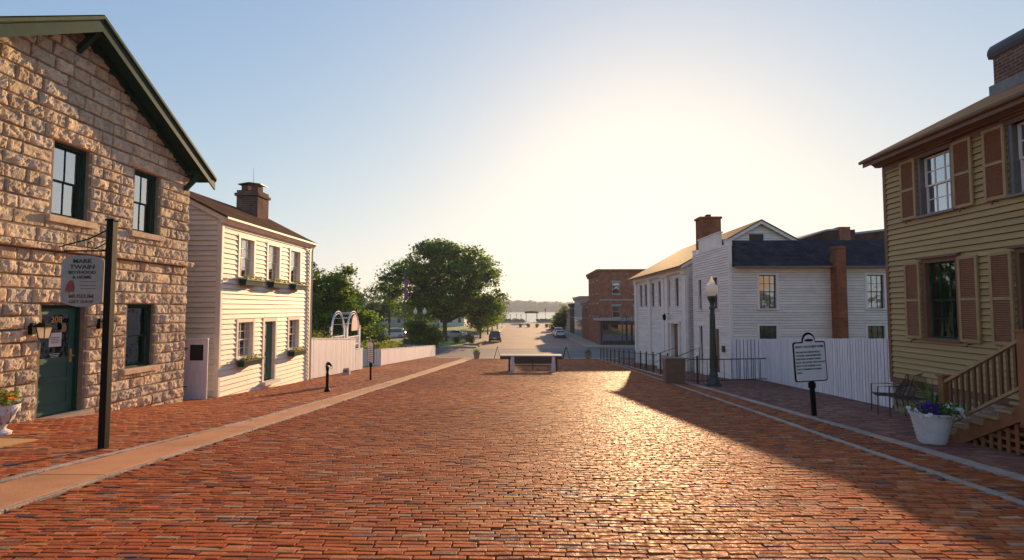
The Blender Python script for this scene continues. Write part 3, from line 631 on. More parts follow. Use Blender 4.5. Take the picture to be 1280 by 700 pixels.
b = MB(); b.prism([(-6.72, .24), (-6.71, .30), (-6.69, .36), (-6.66, .40), (-6.62, .405), (-6.60, .36), (-6.585, .30), (-6.59, .25), (-6.61, .235), (-6.64, .25), (-6.66, .225), (-6.69, .25)], 'y', 7.577, 7.584); b.build('painted_figure', 'red', board)
for k in range(3):
    b = MB(); b.box(-6.5, -6.27, 7.580, 7.584, .38 - .05 * k, .388 - .05 * k); b.build('painted_rule', 'browntrim', board)

# ------------------------------------------------------------------ WHITE (cream) HOUSE
wh = thing('clapboard_house', 'narrow two-storey cream clapboard house with green window boxes beside the stone building', 'house', (-9.3, 19.3, -2.95))
WHH = [(16.97, 17.85, 1.02, 2.30), (18.87, 19.75, 1.02, 2.30), (20.70, 21.60, 1.02, 2.30), (16.98, 17.92, -1.62, -.47), (18.72, 19.55, -2.6, -.47), (20.68, 21.60, -1.62, -.47)]
EH = [(h[0] - .1, h[1] + .1, h[2] - .05, h[3] + .1) for h in WHH]; EH[4] = (18.62, 19.65, -2.62, -.37)
clapboard(WL, 16.02, 22.62, -3.35, 2.72, EH, .158, .036).build('front_siding', 'creamsiding', wh, recalc=False)
def wlim(z):
    t_ = min(1, max(0, (z - 2.72) / 1.15)); return (-13.2 + 1.9 * t_, -9.38 - 1.9 * t_)
clapboard(FRONT(15.94), -13.2, -9.38, -3.3, 3.87, (), .158, .036, wlim).build('gable_siding', 'creamsiding', wh, recalc=False)
w = MB(); holed(WL, w, 15.98, 22.68, -3.4, 2.72, EH, -.25, -.035); w.box(-13.25, -9.55, 15.98, 16.1, -3.3, 2.7); w.box(-13.25, -9.55, 22.56, 22.68, -3.4, 2.7); w.box(-13.3, -13.2, 15.98, 22.68, -3.3, 2.7)
for y in (15.98, 22.6): w.prism([(-13.2, 2.7), (-9.4, 2.7), (-11.3, 3.84)], 'y', y, y + .08)
w.box(-13.2, -9.56, 16.1, 22.56, -.2, 0); w.build('inner_wall', 'dark', wh)
w = MB(); WL.box(w, 15.93, 16.03, -3.35, 2.74, -.1, .035); WL.box(w, 22.6, 22.7, -3.4, 2.74, -.1, .035); w.box(-9.41, -9.27, 15.905, 15.935, -3.35, 2.74); WL.box(w, 16.03, 22.6, -3.4, -3.02, -.02, .03)
w.build('corner_board', 'creamtrim', wh)
r_ = MB(); rs = (3.95 - 2.83) / (11.28 - 9.08)
for s in (1, -1):
    xe = -11.28 + s * 2.22; ze = 3.95 - 2.22 * rs
    r_.hexa([(-11.28, 15.78, 3.88), (xe, 15.78, ze - .07), (xe, 22.86, ze - .07), (-11.28, 22.86, 3.88), (-11.28, 15.78, 3.95), (xe, 15.78, ze), (xe, 22.86, ze), (-11.28, 22.86, 3.95)])
rf = r_.build('roof', 'shakes', wh)
g = MB(); g.box(-9.18, -9.03, 15.8, 22.84, 2.73, 2.79); g.prism([(-9.27, 2.60), (-9.2, 2.60), (-9.08, 2.74), (-9.27, 2.74)], 'y', 15.8, 22.84); g.build('gutter', 'creamtrim', rf)
g = MB()
for s in (1, -1): g.hexa([(-11.28, 15.82, 3.72), (-11.28 + 2.1 * s, 15.82, 2.65), (-11.28 + 2.1 * s, 15.90, 2.65), (-11.28, 15.90, 3.72), (-11.28, 15.82, 3.875), (-11.28 + 2.1 * s, 15.82, 2.81), (-11.28 + 2.1 * s, 15.90, 2.81), (-11.28, 15.90, 3.875)])
g.build('rake_board', 'creamtrim', rf)
g = MB(); g.tube([(-9.1, 22.66, 2.7), (-9.2, 22.66, 2.5), (-9.2, 22.66, -3.05), (-9.05, 22.66, -3.12)], .04, 8); g.build('downpipe', 'creamtrim', wh)
c = MB(); c.box(-11.4, -10.55, 20.5, 21.4, 3.2, 4.45); c.box(-11.46, -10.49, 20.44, 21.46, 4.45, 4.56); c.box(-11.4, -10.55, 20.5, 21.4, 4.56, 4.68)
ch = c.build('chimney', 'oldbrick', wh)
c = MB(); c.box(-11.32, -11.05, 20.7, 21.1, 4.68, 4.92); c.box(-10.92, -10.65, 20.7, 21.1, 4.68, 4.92); c.build('flue', 'oldbrick', ch)
c = MB(); c.hexa([(-11.42, 20.6, 4.93), (-10.98, 20.6, 5.0), (-10.98, 21.2, 5.0), (-11.42, 21.2, 4.93), (-11.42, 20.6, 4.96), (-10.98, 20.6, 5.03), (-10.98, 21.2, 5.03), (-11.42, 21.2, 4.96)]); c.hexa([(-10.99, 20.6, 5.0), (-10.5, 20.6, 4.93), (-10.5, 21.2, 4.93), (-10.99, 21.2, 5.0), (-10.99, 20.6, 5.031), (-10.5, 20.6, 4.96), (-10.5, 21.2, 4.96), (-10.99, 21.2, 5.031)]); c.build('flue_hood', 'metal', ch)
c = MB(); c.tube([(-10.95, 20.9, 4.9), (-10.95, 20.9, 5.7)], [.008, .004], 5); c.build('lightning_rod', 'iron', ch)
for i, h in enumerate(WHH):
    if i == 4: continue
    window(wh, WL, h[0], h[1], h[2], h[3], 'creamtrim', 'creamtrim', .10, .08, 3, 2, 'curtain', 'skyglass', .045, backfrac=1 if i < 3 else 1)
d = MB(); WL.box(d, 18.74, 19.53, -2.58, -.49, -.12, -.08)
for (a, b) in ((18.84, 19.1), (19.17, 19.43)):
    for (c0, c1) in ((-2.4, -1.75), (-1.6, -1.1), (-1.0, -.6)): WL.box(d, a, b, c0, c1, -.08, -.068)
dr = d.build('door', 'doorgreen', wh, bevel=.004)
k = MB(); k.tube([WL.p(19.46, -1.55, -.08), WL.p(19.46, -1.55, -.03)], [.012, .03], 8); k.build('handle', 'gold', dr)
f = MB(); WL.box(f, 18.60, 18.73, -2.62, -.36, -.14, .045); WL.box(f, 19.545, 19.67, -2.62, -.36, -.14, .045); WL.box(f, 18.73, 19.545, -.488, -.36, -.14, .043); WL.box(f, 18.55, 19.72, -2.74, -2.625, -.1, .2); f.build('door_frame', 'creamtrim', wh)
FP = {}
def leaves(mb_v, mb_f, mb_c, P, n, spread, size, cols, flat=.5):
    for _ in range(n):
        q = Vector((random.gauss(0, spread[0]), random.gauss(0, spread[1]), random.gauss(0, spread[2]))) + Vector(P)
        a = Vector((random.gauss(0, 1), random.gauss(0, 1), random.gauss(0, flat))).normalized(); b = a.cross(Vector((random.gauss(0, 1), random.gauss(0, 1), random.gauss(0, 1)))).normalized()
        s = size * random.uniform(.6, 1.3); i = len(mb_v)
        mb_v += [tuple(q - a * s), tuple(q + b * s * .5), tuple(q + a * s), tuple(q - b * s * .5)]; mb_f.append((i, i + 1, i + 2, i + 3)); mb_c.append(random.choice(cols))
def plantmesh(name, parent, parts, m='leaf'):
    v, f, c = [], [], []
    for (P, n, sp, sz, cols) in parts: leaves(v, f, c, P, n, sp, sz, cols)
    return np_mesh(name, v, f, m, parent, col=np.array(c))
GL = [(.07, .14, .02), (.10, .19, .03), (.05, .10, .02), (.15, .22, .04)]
for (h, low) in [(x, False) for x in WHH[:3]] + [(WHH[3], True), (WHH[5], True)]:
    a, b = h[0] - .1, h[1] + .18; z = h[2] - .06
    bx = MB(); X0, X1 = -9.22, -8.98
    bx.hexa([(X0, a + .04, z - .22), (X1 - .04, a + .04, z - .22), (X1 - .04, b - .04, z - .22), (X0, b - .04, z - .22), (X0, a, z - .02), (X1, a, z - .02), (X1, b, z - .02), (X0, b, z - .02)])
    wb = bx.build('window_box', 'green', wh, bevel=.005)
    bx = MB(); bx.box(X0 + .01, X1 + .015, a - .012, b + .012, z - .06, z - .017); bx.build('box_rim', 'lightgreen', wb)
    plantmesh('flowers', wb, [(((X0 + X1) / 2 + .02, a + (b - a) * (k + .5) / 7, z + .03 + random.uniform(-.02, .05)), 26, (.06, .07, .04), .035, GL + [(.3, .06, .05)] * (2 if low else 1) + [(.25, .2, .05)]) for k in range(7)])

# white board gate between stone building and cream house
t = thing('garden_gate', 'white board gate with a dark hatch between the stone building and the cream house', 'gate', (-9.6, 15.3, -2.7))
F15 = FRONT(15.3); g = MB()
for k in range(6):
    a = -10.02 + k * .135; F15.box(g, a, a + .131, -2.70, -.93, 0, .03) if k not in (2, 3, 4) else [F15.box(g, a, a + .131, -2.70, -1.53, 0, .03), F15.box(g, a, a + .131, -1.07, -.93, 0, .03)]
F15.box(g, -10.02, -9.21, -.93, -.88, -.02, .05); g.build('boards', 'whitefence', t)
g = MB(); F15.box(g, -9.755, -9.34, -1.535, -1.065, -.03, .012); g.build('hatch', 'dark', t)
g = MB()
for z in (-1.2, -2.3): F15.box(g, -10.02, -9.8, z, z + .03, .031, .037)
g.build('hinge', 'iron', t)

# ------------------------------------------------------------------ FENCES (left)
def board_fence(root, P0, P1, zt0, zt1, bw=.14, m='whitefence', gap=.020, top=None, nrm=1, cap=True, zb=None):
    P0 = Vector((*P0, 0)); P1 = Vector((*P1, 0)); L_ = (P1 - P0).length; n = max(1, round(L_ / bw)); d = (P1 - P0) / L_; q = Vector((-d.y, d.x, 0)) * nrm
    mb = MB()
    for i in range(n):
        a = P0 + d * (L_ * i / n + gap / 2); b = P0 + d * (L_ * (i + 1) / n - gap / 2); t = (i + .5) / n; zt = zt0 + (zt1 - zt0) * t + random.uniform(-.006, .006); o = q * random.uniform(-.003, .003)
        za = G(a.x, a.y) + .03; zb_ = G(b.x, b.y) + .03; tn = random.uniform(.88, 1.04)
        mb.hexa([(a + o) + Vector((0, 0, za)), (b + o) + Vector((0, 0, zb_)), (b + o + q * .022) + Vector((0, 0, zb_)), (a + o + q * .022) + Vector((0, 0, za)), (a + o) + Vector((0, 0, zt)), (b + o) + Vector((0, 0, zt)), (b + o + q * .022) + Vector((0, 0, zt)), (a + o + q * .022) + Vector((0, 0, zt))], (tn, tn, tn))
    mb.build('boards', m, root, recalc=True)
    bk = MB()  # brown battens added behind the gaps so they read as dark shadow lines
    for i in range(1, n):
        p = P0 + d * (L_ * i / n) - q * .022; zt = zt0 + (zt1 - zt0) * i / n - .02; bk.bar(p + Vector((0, 0, G(p.x, p.y) + .02)), p + Vector((0, 0, zt)), .10, .014, up=tuple(q))
    bk.build('gap_shade_boards', 'wood', root)
    rl = MB()
    for f_ in (.2, .8):
        za = G(P0.x, P0.y); zb2 = G(P1.x, P1.y)
        rl.bar(P0 - q * .06 + Vector((0, 0, za + (zt0 - za) * f_)), P1 - q * .06 + Vector((0, 0, zb2 + (zt1 - zb2) * f_)), .05, .09)
    rl.build('rail', m, root)
    if cap:
        c = MB(); c.bar(P0 + q * .005 + Vector((0, 0, zt0 + .022)), P1 + q * .005 + Vector((0, 0, zt1 + .022)), .09, .035); c.build('cap_rail', m, root)
    np_ = max(1, round(L_ / 2.4))
    for i in range(np_ + 1):
        p = P0 + (P1 - P0) * i / np_ - q * .14; z = zt0 + (zt1 - zt0) * i / np_; b = MB(); b.box(p.x - .045, p.x + .045, p.y - .045, p.y + .045, G(p.x, p.y) - .1, z); b.build('post', m, root)
t = thing('board_fence', 'tall white vertical board fence attached to the cream house', 'fence', (-9.3, 22.8, -3.1))
board_fence(t, (-9.3, 22.75), (-9.3, 29.0), -1.33, -1.72, .15, nrm=-1)
t = thing('garden_gate', 'low white board gate in front of the white arbor', 'gate', (-9.3, 29.1, -3.45)); board_fence(t, (-9.3, 29.05), (-9.3, 30.35), -2.28, -2.32, .12, nrm=-1)
t = thing('board_fence', 'low white fence running down the hill past the historical marker to the cross street', 'fence', (-9.3, 34.1, -3.8))
board_fence(t, (-10.45, 34.1), (-9.3, 34.1), -2.66, -2.68, .12, nrm=-1, cap=False); board_fence(t, (-9.3, 34.1), (-9.3, 55.4), -2.68, -3.93, .15, nrm=-1)
board_fence(t, (-9.3, 55.4), (-16, 55.4), -3.93, -3.93, .15, nrm=-1)
# arbor with two arches
t = thing('arbor', 'white wooden garden arbor with twin arches and lattice behind the tall fence', 'arbor', (-9.8, 29.2, -3.4))
for X in (-9.5, -10.35):
    a = MB()
    for y in (28.25, 30.25): a.box(X - .04, X + .04, y - .06, y + .06, G(X, y) - .1, -1.15)
    for r2 in (1.0, .86):
        pts = [(X, 29.25 + r2 * math.cos(q), -1.15 + .92 * r2 * math.sin(q) * 1.05) for q in np.linspace(0, math.pi, 17)]
        a.tube(pts, .026, 6)
    for y in (28.1, 30.4): a.box(X - .045, X + .045, y - .04, y + .04, G(X, y) - .1, -1.0)
    a.build('arch', 'whitefence', t)
    l = MB()
    for k in range(9):
        y0 = 28.35 + k * .22; l.bar((X, y0, -2.0), (X, min(y0 + .4, 30.2), -2.0 + min(.4, 30.2 - y0)), .02, .03); l.bar((X + .01, y0, -1.6), (X + .01, min(y0 + .4, 30.2), -1.6 - min(.4, 30.2 - y0)), .02, .03)
    l.box(X - .03, X + .03, 28.3, 30.2, -1.60, -1.55); l.box(X - .03, X + .03, 28.3, 30.2, -2.05, -2.0); l.build('lattice', 'whitefence', t)
a = MB()
for q in np.linspace(.3, math.pi - .3, 7): a.bar((-9.45, 29.25 + .95 * math.cos(q), -1.15 + .9 * math.sin(q)), (-10.4, 29.25 + .95 * math.cos(q), -1.15 + .9 * math.sin(q)), .03)
for z in (-2.2, -2.5, -2.8, -3.1): a.bar((-9.48, 30.3, z), (-10.4, 30.3, z), .03)
a.build('slat', 'whitefence', t)
t = thing('garden_sign', 'pinkish rounded sign board hanging inside the arch of the white arbor', 'sign', (-9.52, 29.3, -1.6))
b = MB(); b.prism([(29.25 + .5 * math.cos(q), -1.0 + .62 * math.sin(q)) for q in np.linspace(0, math.pi, 13)] + [(28.75, -1.25), (29.75, -1.25)], 'x', -9.44, -9.41); b.build('board', 'pinksign', t)
b = MB(); b.bar((-9.42, 29.25, -.5), (-9.42, 29.25, -.3), .015); b.build('hanger', 'iron', t)
# ------------------------------------------------------------------ STREET FURNITURE, LEFT
# flower urn
t = thing('flower_urn', 'white ornate urn of orange and green flowers against the stone wall', 'planter', (-8.42, 8.38, G(-8.4, 8.38)))
z0 = G(-8.4, 8.38); u = MB(); u.lathe(-8.42, 8.38, [(.16, z0), (.17, z0 + .04), (.09, z0 + .09), (.10, z0 + .13), (.19, z0 + .25), (.25, z0 + .42), (.26, z0 + .47), (.26, z0 + .48), (.24, z0 + .44)], 24); u.build('urn', 'plaster', t, smooth=True)
u = MB()
for k in range(10):
    q = k * 2 * math.pi / 10; u.tube([(-8.42 + .15 * math.cos(q), 8.38 + .15 * math.sin(q), z0 + .18), (-8.42 + .235 * math.cos(q), 8.38 + .235 * math.sin(q), z0 + .35), (-8.42 + .25 * math.cos(q + .3), 8.38 + .25 * math.sin(q + .3), z0 + .42)], [.02, .028, .012], 6)
u.build('relief', 'plaster', t, smooth=True)
plantmesh('flowers', t, [((-8.42 + random.gauss(0, .1), 8.38 + random.gauss(0, .1), z0 + .56 + random.gauss(0, .03)), 60, (.09, .09, .05), .035, GL + [(.45, .13, .02)]) for _ in range(14)])
# horse-head hitching post
def hitch(x, y):
    z = G(x, y); t = thing('hitching_post', 'short black iron hitching post with a horse head on the left sidewalk', 'hitching post', (x, y, z))
    p = MB(); p.lathe(x, y, [(.09, z), (.10, z + .03), (.065, z + .10), (.05, z + .14), (.045, z + .5), (.055, z + .52), (.055, z + .56), (.04, z + .58), (.042, z + .68), (.06, z + .70), (.055, z + .73)], 14); p.build('post', 'iron', t, smooth=True)
    h = MB(); h.tube([(x, y, z + .72), (x, y - .01, z + .80), (x + .01, y - .02, z + .87), (x + .05, y - .03, z + .90), (x + .11, y - .05, z + .865), (x + .155, y - .065, z + .82)], [.055, .052, .052, .05, .036, .024], 10)
    for s in (-1, 1): h.tube([(x + .01, y - .02 + s * .03, z + .91), (x + .0, y - .02 + s * .035, z + .965)], [.014, .004], 5)
    h.build('horse_head', 'iron', t, smooth=True)
    m_ = MB(); m_.tube([(x - .04, y, z + .74), (x - .045, y - .01, z + .84), (x - .01, y - .02, z + .93)], [.02, .022, .014], 6); m_.build('mane', 'iron', t)
    r = MB(); r.tube([(x + .14 + .035 * math.cos(q), y - .06, z + .78 + .035 * math.sin(q)) for q in np.linspace(0, 6.28, 12)], .006, 5); r.build('ring', 'iron', t)
hitch(-6.35, 17.05)
# stone block by fence
t = thing('stone_block', 'small grey carved stone block at the foot of the tall white fence', 'stone', (-8.75, 26.0, G(-8.75, 26)))
b = MB(); z = G(-8.75, 26); b.hexa([(-8.92, 25.85, z - .02), (-8.55, 25.85, z - .02), (-8.55, 26.15, z - .02), (-8.92, 26.15, z - .02), (-8.88, 25.88, z + .30), (-8.6, 25.88, z + .34), (-8.6, 26.12, z + .34), (-8.88, 26.12, z + .30)]); b.build('block', 'graywall', t, bevel=.03)
b = MB(); b.box(-8.84, -8.64, 25.862, 25.875, z + .08, z + .24); b.build('plaque', 'metal', t)
# historical markers
def marker(x, y, rot, lab, title, lines, tilt=0):
    t = thing('historical_marker', lab, 'marker sign', (0, 0, 0), 'cast historical markers on posts')
    w_, h_ = .36, .86; z0 = .72
    p = MB(); p.box(-.045, .045, -.03, .03, -.15, z0 + .02); p.box(-.06, .06, -.045, .045, z0 - .14, z0 - .02); p.build('post', 'iron', t, bevel=.005)
    def outline(w_, zb, zt, r=.05, arch=.12, ah=.16):
        pts = []
        for cx, cz, a0 in ((w_ - r, zb + r, -90), (w_ - r, zt - r, 0)): pts += [(cx + r * math.cos(R(a0 + q)), cz + r * math.sin(R(a0 + q))) for q in (0, 30, 60, 90)]
        pts += [(arch * math.cos(R(q)), zt + ah * math.sin(R(q))) for q in range(0, 181, 20)]
        for cx, cz, a0 in ((-w_ + r, zt - r, 90), (-w_ + r, zb + r, 180)): pts += [(cx + r * math.cos(R(a0 + q)), cz + r * math.sin(R(a0 + q))) for q in (0, 30, 60, 90)]
        return pts
    f = MB(); f.prism(outline(w_, z0, z0 + h_, .05, .15, .2), 'y', -.012, .018); f.build('frame', 'iron', t, bevel=.004)
    b = MB(); b.prism(outline(w_ - .025, z0 + .025, z0 + h_ - .025, .04, .132, .178), 'y', -.018, -.0125); bd = b.build('plate', 'signwhite', t)
    b = MB(); b.prism([(.10 * math.cos(R(q)), z0 + h_ + .03 + .03 * math.sin(R(q))) for q in range(0, 360, 30)], 'y', -.022, -.0185); b.build('emblem', 'black', bd)
    if title: text(bd, 'title', title, .060, (0, -.020, z0 + h_ - .11), (1, 0, 0), (0, 0, 1), 'black', .002, sx=.84, bold=.03)
    for i, s in enumerate(lines): text(bd, 'inscription', s, .049, (-.32, -.020, z0 + h_ - .225 - .073 * i), (1, 0, 0), (0, 0, 1), 'black', .0015, 'LEFT', sx=.76, bold=.03)
    t.location = (x, y, G(x, y)); t.rotation_euler = (0, R(tilt), R(rot)); return t
marker(6.24, 11.64, 4, "white historical marker with black lettering and arched top before the white fence on the right", "BECKY THATCHER'S HOME", ['THIS WAS THE HOME OF BECKY', "THATCHER, TOM SAWYER'S FIRST", "SWEETHEART IN MARK TWAIN'S", 'BOOK TOM SAWYER. TOM THOUGHT', 'BECKY TO BE POSSESSED OF ALL', 'THAT IS CHARMING IN WOMAN-', 'HOOD.'], -3)
m2 = marker(-6.32, 21.78, -56, 'white historical marker on a dark post before the low fence on the left', '', [], 0)
pl = [c for c in C.objects if c.parent == m2 and c.name.startswith('plate')][0]
b = MB()
for i in range(9):
    L_ = .28 if i else .2; b.box(-L_, L_ - .08 * (i == 8), -.0215, -.019, 1.36 - .075 * i, 1.385 - .075 * i)
b.build('inscription', 'black', pl, world=False)

# ------------------------------------------------------------------ BARRICADE TABLE ACROSS THE STREET END
t = thing('barricade_table', 'long low street barricade like a table with a pale plank top and white block legs', 'barricade', (.5, 29.2, G(.5, 29.2)))
z = G(.5, 29.0)
b = MB(); b.box(-1.30, 2.05, 28.75, 29.75, z + .80, z + .86); top = b.build('plank_top', 'graywall', t, bevel=.008)
b = MB(); b.box(-1.30, 2.05, 28.76, 28.80, z + .66, z + .798); b.box(-1.30, 2.05, 29.70, 29.74, z + .66, z + .798); b.build('apron', 'rustiron', t)
for x in (-.62, 1.58):
    b = MB(); b.hexa([(x - .13, 28.62, z - .02), (x + .13, 28.62, z - .02), (x + .13, 28.85, z - .02), (x - .13, 28.85, z - .02), (x - .08, 28.66, z + .80), (x + .08, 28.66, z + .80), (x + .08, 28.745, z + .80), (x - .08, 28.745, z + .80)]); b.build('leg', 'plaster', t, bevel=.015)
for x in (-.80, 1.76):
    b = MB(); b.box(x - .05, x + .05, 28.82, 29.7, z - .06, z + .79); b.build('leg', 'rustiron', t, bevel=.008)
b = MB(); b.box(-.54, 1.5, 28.70, 28.74, z + .42, z + .795); b.build('panel', 'rustiron', t)
b = MB(); b.box(-.75, 1.71, 28.95, 29.02, z + .27, z + .36); b.box(.42, .52, 28.94, 29.03, z + .1, z + .66); b.build('stretcher', 'wood', t)
def aframe(x, y, lab):
    z = G(x, y) + .01; t = thing('sandwich_board', lab, 'sandwich board', (x, y, z), 'folding sandwich boards at the street end')
    for s, m_ in ((-1, 'iron'), (1, 'wood')):  # right panel in a paler material stands for its sunlit side
        b = MB(); b.hexa([(x + s * .33 - .025, y - .3, z), (x + s * .33 + .025, y - .3, z), (x + s * .33 + .025, y + .3, z), (x + s * .33 - .025, y + .3, z), (x + s * .03 - .02, y - .3, z + 1.08), (x + s * .03 + .02, y - .3, z + 1.08), (x + s * .03 + .02, y + .3, z + 1.08), (x + s * .03 - .02, y + .3, z + 1.08)]); b.build('panel', m_, t)
    b = MB(); b.bar((x - .06, y - .28, z + 1.09), (x + .06, y - .28, z + 1.09), .03); b.bar((x - .06, y + .28, z + 1.09), (x + .06, y + .28, z + 1.09), .03); b.build('hinge', 'iron', t)
aframe(-2.5, 50.2, 'folding sandwich board seen edge-on left of the table barricade'); aframe(4.0, 50.6, 'folding sandwich board seen edge-on right of the table barricade')
def pot(x, y, lab):
    z = G(x, y) + .01; t = thing('flower_pot', lab, 'flower pot', (x, y, z), 'flower pots at the end of the brick street')
    b = MB(); b.lathe(x, y, [(.22, z), (.25, z + .1), (.30, z + .4), (.36, z + .52), (.37, z + .58), (.33, z + .585), (.31, z + .52)], 18); b.build('pot', 'terracotta', t, smooth=True)
    plantmesh('plant', t, [((x + random.gauss(0, .12), y + random.gauss(0, .12), z + .68 + random.gauss(0, .06)), 40, (.12, .12, .08), .05, GL) for _ in range(10)])
pot(-4.55, 50.9, 'clay pot of green plants at the left end of the brick street'); pot(6.1, 50.8, 'clay pot of green plants at the right end of the brick street')

# ------------------------------------------------------------------ RIGHT: lamp, bin, railings
def globe_lamp(x, y, lab):
    z = G(x, y); t = thing('street_lamp', lab, 'street lamp', (x, y, z))
    p = MB(); p.lathe(x, y, [(.27, z - .03), (.27, z + .06), (.23, z + .08), (.21, z + .22), (.15, z + .34), (.165, z + .38), (.13, z + .46), (.115, z + .6), (.11, z + 1.0), (.085, z + 2.6), (.08, z + 2.75), (.11, z + 2.78), (.11, z + 2.83), (.08, z + 2.9), (.09, z + 3.0), (.15, z + 3.13), (.17, z + 3.2), (.165, z + 3.25)], 16); p.build('post', 'lampgreen', t, smooth=True)
    fl = MB()
    for k in range(8):
        q = k * math.pi / 4; fl.tube([(x + .118 * math.cos(q), y + .118 * math.sin(q), z + .62), (x + .086 * math.cos(q), y + .086 * math.sin(q), z + 2.6)], [.018, .012], 5)
    fl.build('fluting', 'lampgreen', t, smooth=True)
    g = MB(); g.lathe(x, y, [(.10, z + 3.25), (.16, z + 3.30), (.215, z + 3.40), (.225, z + 3.49), (.20, z + 3.60), (.13, z + 3.69), (.105, z + 3.71), (.11, z + 3.745), (.085, z + 3.80), (.045, z + 3.86), (.03, z + 3.90), (.035, z + 3.93), (.012, z + 3.98)], 22); g.build('globe', 'globe', t, smooth=True)
    b = MB(); b.box(x - .05, x + .05, y - .16, y - .10, z + 2.15, z + 2.22); b.build('outlet_box', 'lampgreen', t)
    return t
globe_lamp(6.88, 19.5, 'single acorn globe street lamp on a dark fluted post beside the railing')
t = thing('utility_box', 'brown rectangular bin standing at the kerb before the railing', 'bin', (5.75, 20.6, G(5.7, 20.6)))
z = G(5.75, 20.6); b = MB(); b.hexa([(5.42, 20.4, z - .02), (6.10, 20.3, z - .02), (6.14, 20.9, z - .02), (5.46, 21.0, z - .02), (5.38, 20.38, z + .93), (6.12, 20.28, z + .93), (6.16, 20.92, z + .93), (5.42, 21.02, z + .93)]); b.build('body', 'brownbox', t, bevel=.015)
b = MB(); b.hexa([(5.35, 20.34, z + .935), (6.15, 20.24, z + .935), (6.19, 20.95, z + .935), (5.39, 21.05, z + .935), (5.40, 20.4, z + .985), (6.10, 20.3, z + .985), (6.14, 20.9, z + .985), (5.44, 21.0, z + .985)]); b.build('lid', 'brownbox', t, bevel=.01)
def railing(pts, lab, h=.92, bal=.4):
    t = thing('railing', lab, 'railing', (pts[0][0], pts[0][1], G(*pts[0])), 'dark iron railings along the right kerb')
    for (a, b_) in zip(pts[:-1], pts[1:]):
        A = Vector((*a, 0)); B = Vector((*b_, 0)); L_ = (B - A).length; n = max(1, round(L_ / 1.9))
        r = MB()
        for f_ in (h, .12): r.bar((a[0], a[1], G(*a) + f_), (b_[0], b_[1], G(*b_) + f_), .035, .035)
        r.build('rail', 'rustiron', t)
        k = max(1, round(L_ / bal))
        for i in range(1, k):
            s = MB(); p = A + (B - A) * i / k; z = G(p.x, p.y); s.bar((p.x, p.y, z + .12), (p.x, p.y, z + h), .018); s.build('baluster', 'rustiron', t)
        for i in range(n + 1):
            if i == 0 and a != pts[0]: continue
            p = A + (B - A) * i / n; z = G(p.x, p.y); q = MB(); q.box(p.x - .032, p.x + .032, p.y - .032, p.y + .032, z - .05, z + h + .07); q.lathe(p.x, p.y, [(.03, z + h + .07), (.045, z + h + .1), (.03, z + h + .14), (.005, z + h + .15)], 8); q.build('post', 'rustiron', t)
    return t
railing([(9.75, 21.55), (7.3, 20.35)], 'dark iron railing running from the white fence to the lamp post')
railing([(7.25, 20.7), (6.45, 19.95), (6.45, 22.6)], 'dark iron railing turning the corner behind the brown bin')
railing([(6.55, 24.4), (6.7, 26.3)], 'short dark iron railing by the house entrance')
railing([(6.8, 28.2), (6.85, 33), (6.9, 48.0)], 'long dark iron railing down the kerb to the cross street', bal=.9)
def handrail(x0, y0, x1, y1, lab):
    z0 = G(x0, y0); t = thing('stair_handrail', lab, 'handrail', (x0, y0, z0), 'iron handrails at the entrance steps')
    b = MB(); b.tube([(x0, y0, z0 - .02), (x0, y0, z0 + .85), (x1, y1, z0 + 1.3), (x1, y1, z0 - .02)], .022, 8); b.build('rail', 'rustiron', t)
    b = MB(); b.bar((x0, y0, z0 + .45), (x1, y1, z0 + .9), .02); b.build('middle_rail', 'rustiron', t)
handrail(7.3, 30.0, 8.6, 30.0, 'sloping iron handrail left of the pilastered doorway steps'); handrail(7.6, 26.6, 8.7, 26.6, 'sloping iron handrail before the narrow gabled storefront')

# ------------------------------------------------------------------ WHITE BOARD FENCE (right)
t = thing('board_fence', 'long white board fence in front of the white house with the brick chimney', 'fence', (8.75, 12.7, -2.4))
board_fence(t, (8.62, 12.4), (9.78, 22.0), -.70, -1.27, .15, nrm=1, cap=False, gap=.034); board_fence(t, (9.78, 22.0), (8.93, 22.9), -1.27, -1.33, .15, nrm=1, cap=False, gap=.034)

# ------------------------------------------------------------------ STOREFRONT WITH STEPPED PARAPET + ANNEX (right)
WR = RIGHT(8.9)
ph = thing('storefront_house', 'white clapboard house with stepped false front and long side wall crossed by a brick chimney', 'building', (9, 25, -3.1))
def fy(px, X=8.9): return X * 660.0 / (px - 655.0) * 1.0
PH = [(24.42, 25.05, -.02, 1.42), (26.6, 27.1, -.08, 1.42), (24.3, 25.0, -2.9, -.95), (26.55, 27.05, -2.6, -.9)]
EP = [(h[0] - .09, h[1] + .09, h[2] - .05, h[3] + .09) for h in PH]; FH = [(10.14, 10.86, -.02, 1.42), (14.72, 15.43, -.02, 1.42), (10.10, 10.84, -1.9, -.76), (14.68, 15.40, -1.9, -.76)]
EF = [(h[0] - .09, h[1] + .09, h[2] - .05, h[3] + .09) for h in FH]
clapboard(WR, 23.1, 27.85, -3.4, 2.72, EP, .115, .032, slot=.011).build('front_siding', 'whitesiding', ph, recalc=False)
clapboard(FRONT(23.0), 9.0, 19.0, -3.3, 1.72, EF, .115, .032, slot=.011).build('side_siding', 'whitesiding', ph, recalc=False)
w = MB(); holed(WR, w, 23.05, 27.9, -3.6, 2.72, EP, -.25, -.03); holed(FRONT(23.0), w, 9.15, 19, -3.5, 1.75, EF, -.2, -.03)
w.box(9.2, 19, 24.85, 24.95, -3.5, 3.08); w.box(18.8, 19, 23.0, 24.85, -3.5, 1.7); w.box(9.15, 9.3, 27.7, 27.9, -3.5, 2.7); w.box(9.2, 19, 23.2, 25.9, -.6, -.45); w.box(9.2, 13, 27.75, 27.9, -3.5, 2.5); w.build('inner_wall', 'dark', ph)
